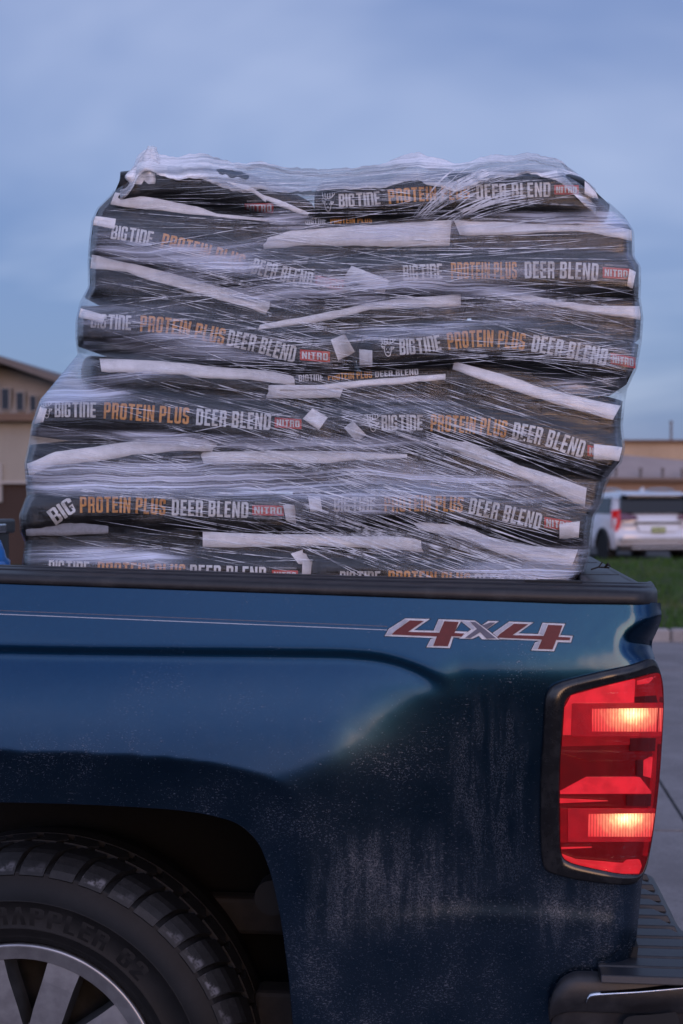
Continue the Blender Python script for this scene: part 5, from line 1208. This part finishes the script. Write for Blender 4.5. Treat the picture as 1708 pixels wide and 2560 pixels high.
def film_shell(name, v_lo, v_hi, lift, mat, back=True, nt=230, ns=300):
    """v_lo/v_hi: functions of u giving the upper and lower edge of this pass of film"""
    s = np.linspace(0, 1, ns); s = .5-.5*np.cos(math.pi*s)*(.35)-.65*(.5-s)  # denser at the corners
    s = (s-s[0])/(s[-1]-s[0])
    P3 = np.empty((nt, ns+ (16 if back else 0), 3)); UVm = np.empty((nt, P3.shape[1], 2)); UVpx = np.empty((nt, ns, 2))
    for i in range(nt):
        t = i/(nt-1)
        u = 290+1180*s
        for _ in range(3):
            v = v_lo(u)*(1-t)+v_hi(u)*t
            L_ = np.interp(v, lp[:, 1], lp[:, 0])-1; Rr = np.interp(v, rp_[:, 1], rp_[:, 0])+1; u = L_*(1-s)+Rr*s
        y = FY(u, v)-lift
        e = np.clip(1-np.minimum(u-L_, Rr-u)/26.0, 0, 1); y = y+.030*e**3
        tp = np.interp(u, tp_[:, 0], tp_[:, 1]); k = np.clip(1-(v-tp)/22.0, 0, 1); y = y+.08*k**2
        p = at(u, v, y)
        UVpx[i, :, 0] = u; UVpx[i, :, 1] = v; P3[i, :ns] = p; UVm[i, :ns, 0] = p[:, 0]; UVm[i, :ns, 1] = p[:, 2]
        if back:
            pr, pl = p[-1], p[0]; q = []
            for dy, dx in ((.03, .004), (.12, .006), (.4, 0), (.8, -.01), (1.02, -.03), (1.06, -.10)): q.append(pr+np.array([dx, dy, 0]))
            for f in (.3, .5, .7, .9): q.append(np.array([pr[0]*(1-f)+pl[0]*f, pr[1]+1.07, (pr[2]+pl[2])/2]))
            for dy, dx in ((1.06, .10), (1.02, .03), (.8, .01), (.4, 0), (.12, -.006), (.03, -.004)): q.append(pl+np.array([dx, dy, 0]))
            P3[i, ns:] = q; UVm[i, ns:, 0] = P3[i, ns:, 0]+P3[i, ns:, 1]; UVm[i, ns:, 1] = P3[i, ns:, 2]
    o = grid(name, P3-LO, mat, filmroot, True, uv=UVm, wrap=back)
    sl = np.full(P3.shape[:2], .5); sl[:, :ns] = haze_amount(UVpx[..., 0], UVpx[..., 1])
    at_ = o.data.attributes.new('painted_haze', 'FLOAT', 'POINT'); at_.data.foreach_set('value', sl.astype(np.float32).ravel())
    return o
topf = lambda u: np.interp(u, tp_[:, 0], tp_[:, 1])
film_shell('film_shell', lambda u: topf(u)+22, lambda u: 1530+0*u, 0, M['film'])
# further turns of film crossing the front at a slant
film_shell('film_band', lambda u: np.maximum(960+.30*(u-800), topf(u)+40), lambda u: np.minimum(1500+.0*u, 1330+.36*(u-800)), .004, M['film_band'], False, 120, 220)
film_shell('film_band', lambda u: 575-.05*(u-900), lambda u: 880+.06*(u-900), .003, M['film_band_top'], False, 120, 220)
# single drawn-out strands lying over the film
mb = MB()
def strand(u0, v0, ln, ang, wpx):
    k = 22; us = u0+np.linspace(0, 1, k)*ln*math.cos(ang); vv = v0+np.linspace(0, 1, k)*ln*math.sin(ang)+np.cumsum(rng.normal(0, .25, k))
    L_ = np.interp(vv, lp[:, 1], lp[:, 0])+6; Rr = np.interp(vv, rp_[:, 1], rp_[:, 0])-6; ok = (us > L_) & (us < Rr) & (vv < 1500) & (vv > np.interp(us, tp_[:, 0], tp_[:, 1])+14)
    us, vv = us[ok], vv[ok]
    if len(us) < 4: return
    y = FY(us, vv)-.0055; tpr = np.sin(np.linspace(.15, math.pi-.15, len(us)))
    A = at(us, vv-wpx*tpr, y); B = at(us, vv+wpx*tpr, y-.0004); mb.add(np.vstack([A, B])-LO, [(i, i+1, len(us)+i+1, len(us)+i) for i in range(len(us)-1)])
for k in range(210): strand(rng.uniform(560, 1150), rng.uniform(930, 1330), rng.uniform(250, 800), math.radians(rng.normal(19, 3.5)), rng.uniform(.35, .95))
for k in range(190): strand(rng.uniform(200, 1300), rng.uniform(440, 930), rng.uniform(150, 700), math.radians(rng.normal(-1, 6)), rng.uniform(.3, .85))
for k in range(100): strand(rng.uniform(180, 700), rng.uniform(560, 1120), rng.uniform(200, 600), math.radians(rng.normal(14, 4)), rng.uniform(.3, .8))
for k in range(80): strand(rng.uniform(60, 700), rng.uniform(1050, 1420), rng.uniform(250, 700), math.radians(rng.normal(6, 5)), rng.uniform(.3, .8))
def swoosh(u0, v0, w_, h_, px):
    t = np.linspace(0, 1, 24); us = u0+w_*t; vv = v0-h_*(1-(1-t)**1.8); ok = vv > np.interp(us, tp_[:, 0], tp_[:, 1])+8; us, vv = us[ok], vv[ok]
    if len(us) < 4: return
    y = FY(us, vv)-.0055; tpr = px*np.sin(np.linspace(.15, math.pi-.15, len(us))); A = at(us-tpr*.6, vv-tpr, y); B = at(us+tpr*.6, vv+tpr, y-.0004); mb.add(np.vstack([A, B])-LO, [(i, i+1, len(us)+i+1, len(us)+i) for i in range(len(us)-1)])
for k in range(26): swoosh(rng.normal(1050, 22), rng.normal(545, 8), rng.uniform(120, 300), rng.uniform(90, 135), rng.uniform(.6, 1.8))
for k in range(16): swoosh(rng.normal(1135, 18), rng.normal(548, 8), rng.uniform(120, 260), rng.uniform(50, 80), rng.uniform(.6, 1.6))
for k in range(80): strand(rng.uniform(1150, 1500), rng.uniform(700, 1000), rng.uniform(120, 400), math.radians(rng.normal(10, 8)), rng.uniform(.3, .8))
def strand_mat():
    t = NT('film_strand'); m = t.bsdf(base=(.80, .82, .86), rough=.25, spec=.6); tr = t.n('ShaderNodeBsdfTransparent')
    return t.done(t.n('ShaderNodeMixShader', {0: t.rng(t.noise(t.coord(), 30, 3), .35, .65, .12, .80), 1: tr.outputs[0], 2: m.outputs[0]}))
tag(mb.build('film_strands', strand_mat(), filmroot, True), kind='stuff')

# loose film over the top row: puckered sheet leaning back
ns, nt2 = 200, 40
us = np.linspace(300, 1490, ns); rows = []; uvr = []
for i in range(nt2):
    t = i/(nt2-1); tp = np.interp(us, tp_[:, 0], tp_[:, 1]); v = tp+t*(62+10*np.sin(us*.013))
    y = FY(us, np.maximum(v, 440))-.008+.10*np.clip(1-t*1.1, 0, 1)**1.5
    wr = np.array([MN.noise(Vector((a*.02, b_*.03, 3)))*.02+MN.noise(Vector((a*.06, b_*.05, 8)))*.008 for a, b_ in zip(us, v)]); y = y+wr*(1-t)
    p = at(us, v, y); rows.append(p-LO); uvr.append(np.stack([p[:, 0], p[:, 2]], -1))
bk = [rows[0]+np.array([0, dy, dz]) for dy, dz in ((.9, -.06), (.4, -.01), (.1, .0))]
rows = bk+rows; uvr = [uvr[0]+np.array([0, .9]), uvr[0]+np.array([0, .4]), uvr[0]+np.array([0, .1])]+uvr
grid('film_top', np.stack(rows), M['film_loose'], filmroot, True, uv=np.stack(uvr))
# twisted knob of film standing up at one corner
n = 30; Pp = np.empty((n, 36, 3)); uvk = np.empty((n, 36, 2)); kc = at(366, 415, YF+.03)
for i in range(n):
    t = i/(n-1); z = -.045+.085*t
    r = .030*(1-.75*smooth01(t, .55, 1))*(1+.25*math.sin(t*7))
    for j in range(36):
        a = 2*math.pi*j/36; rr = r*(1+.35*MN.noise(Vector((math.cos(a)*1.6, math.sin(a)*1.6, t*3)))+.18*math.sin(5*a+t*6))
        Pp[i, j] = kc+np.array([rr*math.cos(a)+.012*t, rr*math.sin(a), z]); uvk[i, j] = (a*.03, z)
grid('film_knot', Pp-LO, M['film_loose'], filmroot, True, uv=uvk, wrap=True)

# dead twig caught on the tailgate cap
c = at(1497, 1446, .50); zt = zc+.006
mb = MB(); mb.tube([(c[0]-.016, .50, zt+.002), (c[0], .503, zt+.007), (c[0]+.022, .50, zt+.006)], .0018, 6); mb.tube([(c[0], .503, zt+.007), (c[0]+.008, .506, zt+.017)], .0014, 6); mb.tube([(c[0]+.012, .502, zt+.006), (c[0]+.019, .495, zt+.014), (c[0]+.024, .494, zt+.008)], [.002, .0035, .0015], 6)
tw = mb.build('twig', simple('twig', (.012, .010, .009), .8), None); tag(tw, 'small dark twig lying on the tailgate cap beside the load', 'twig')
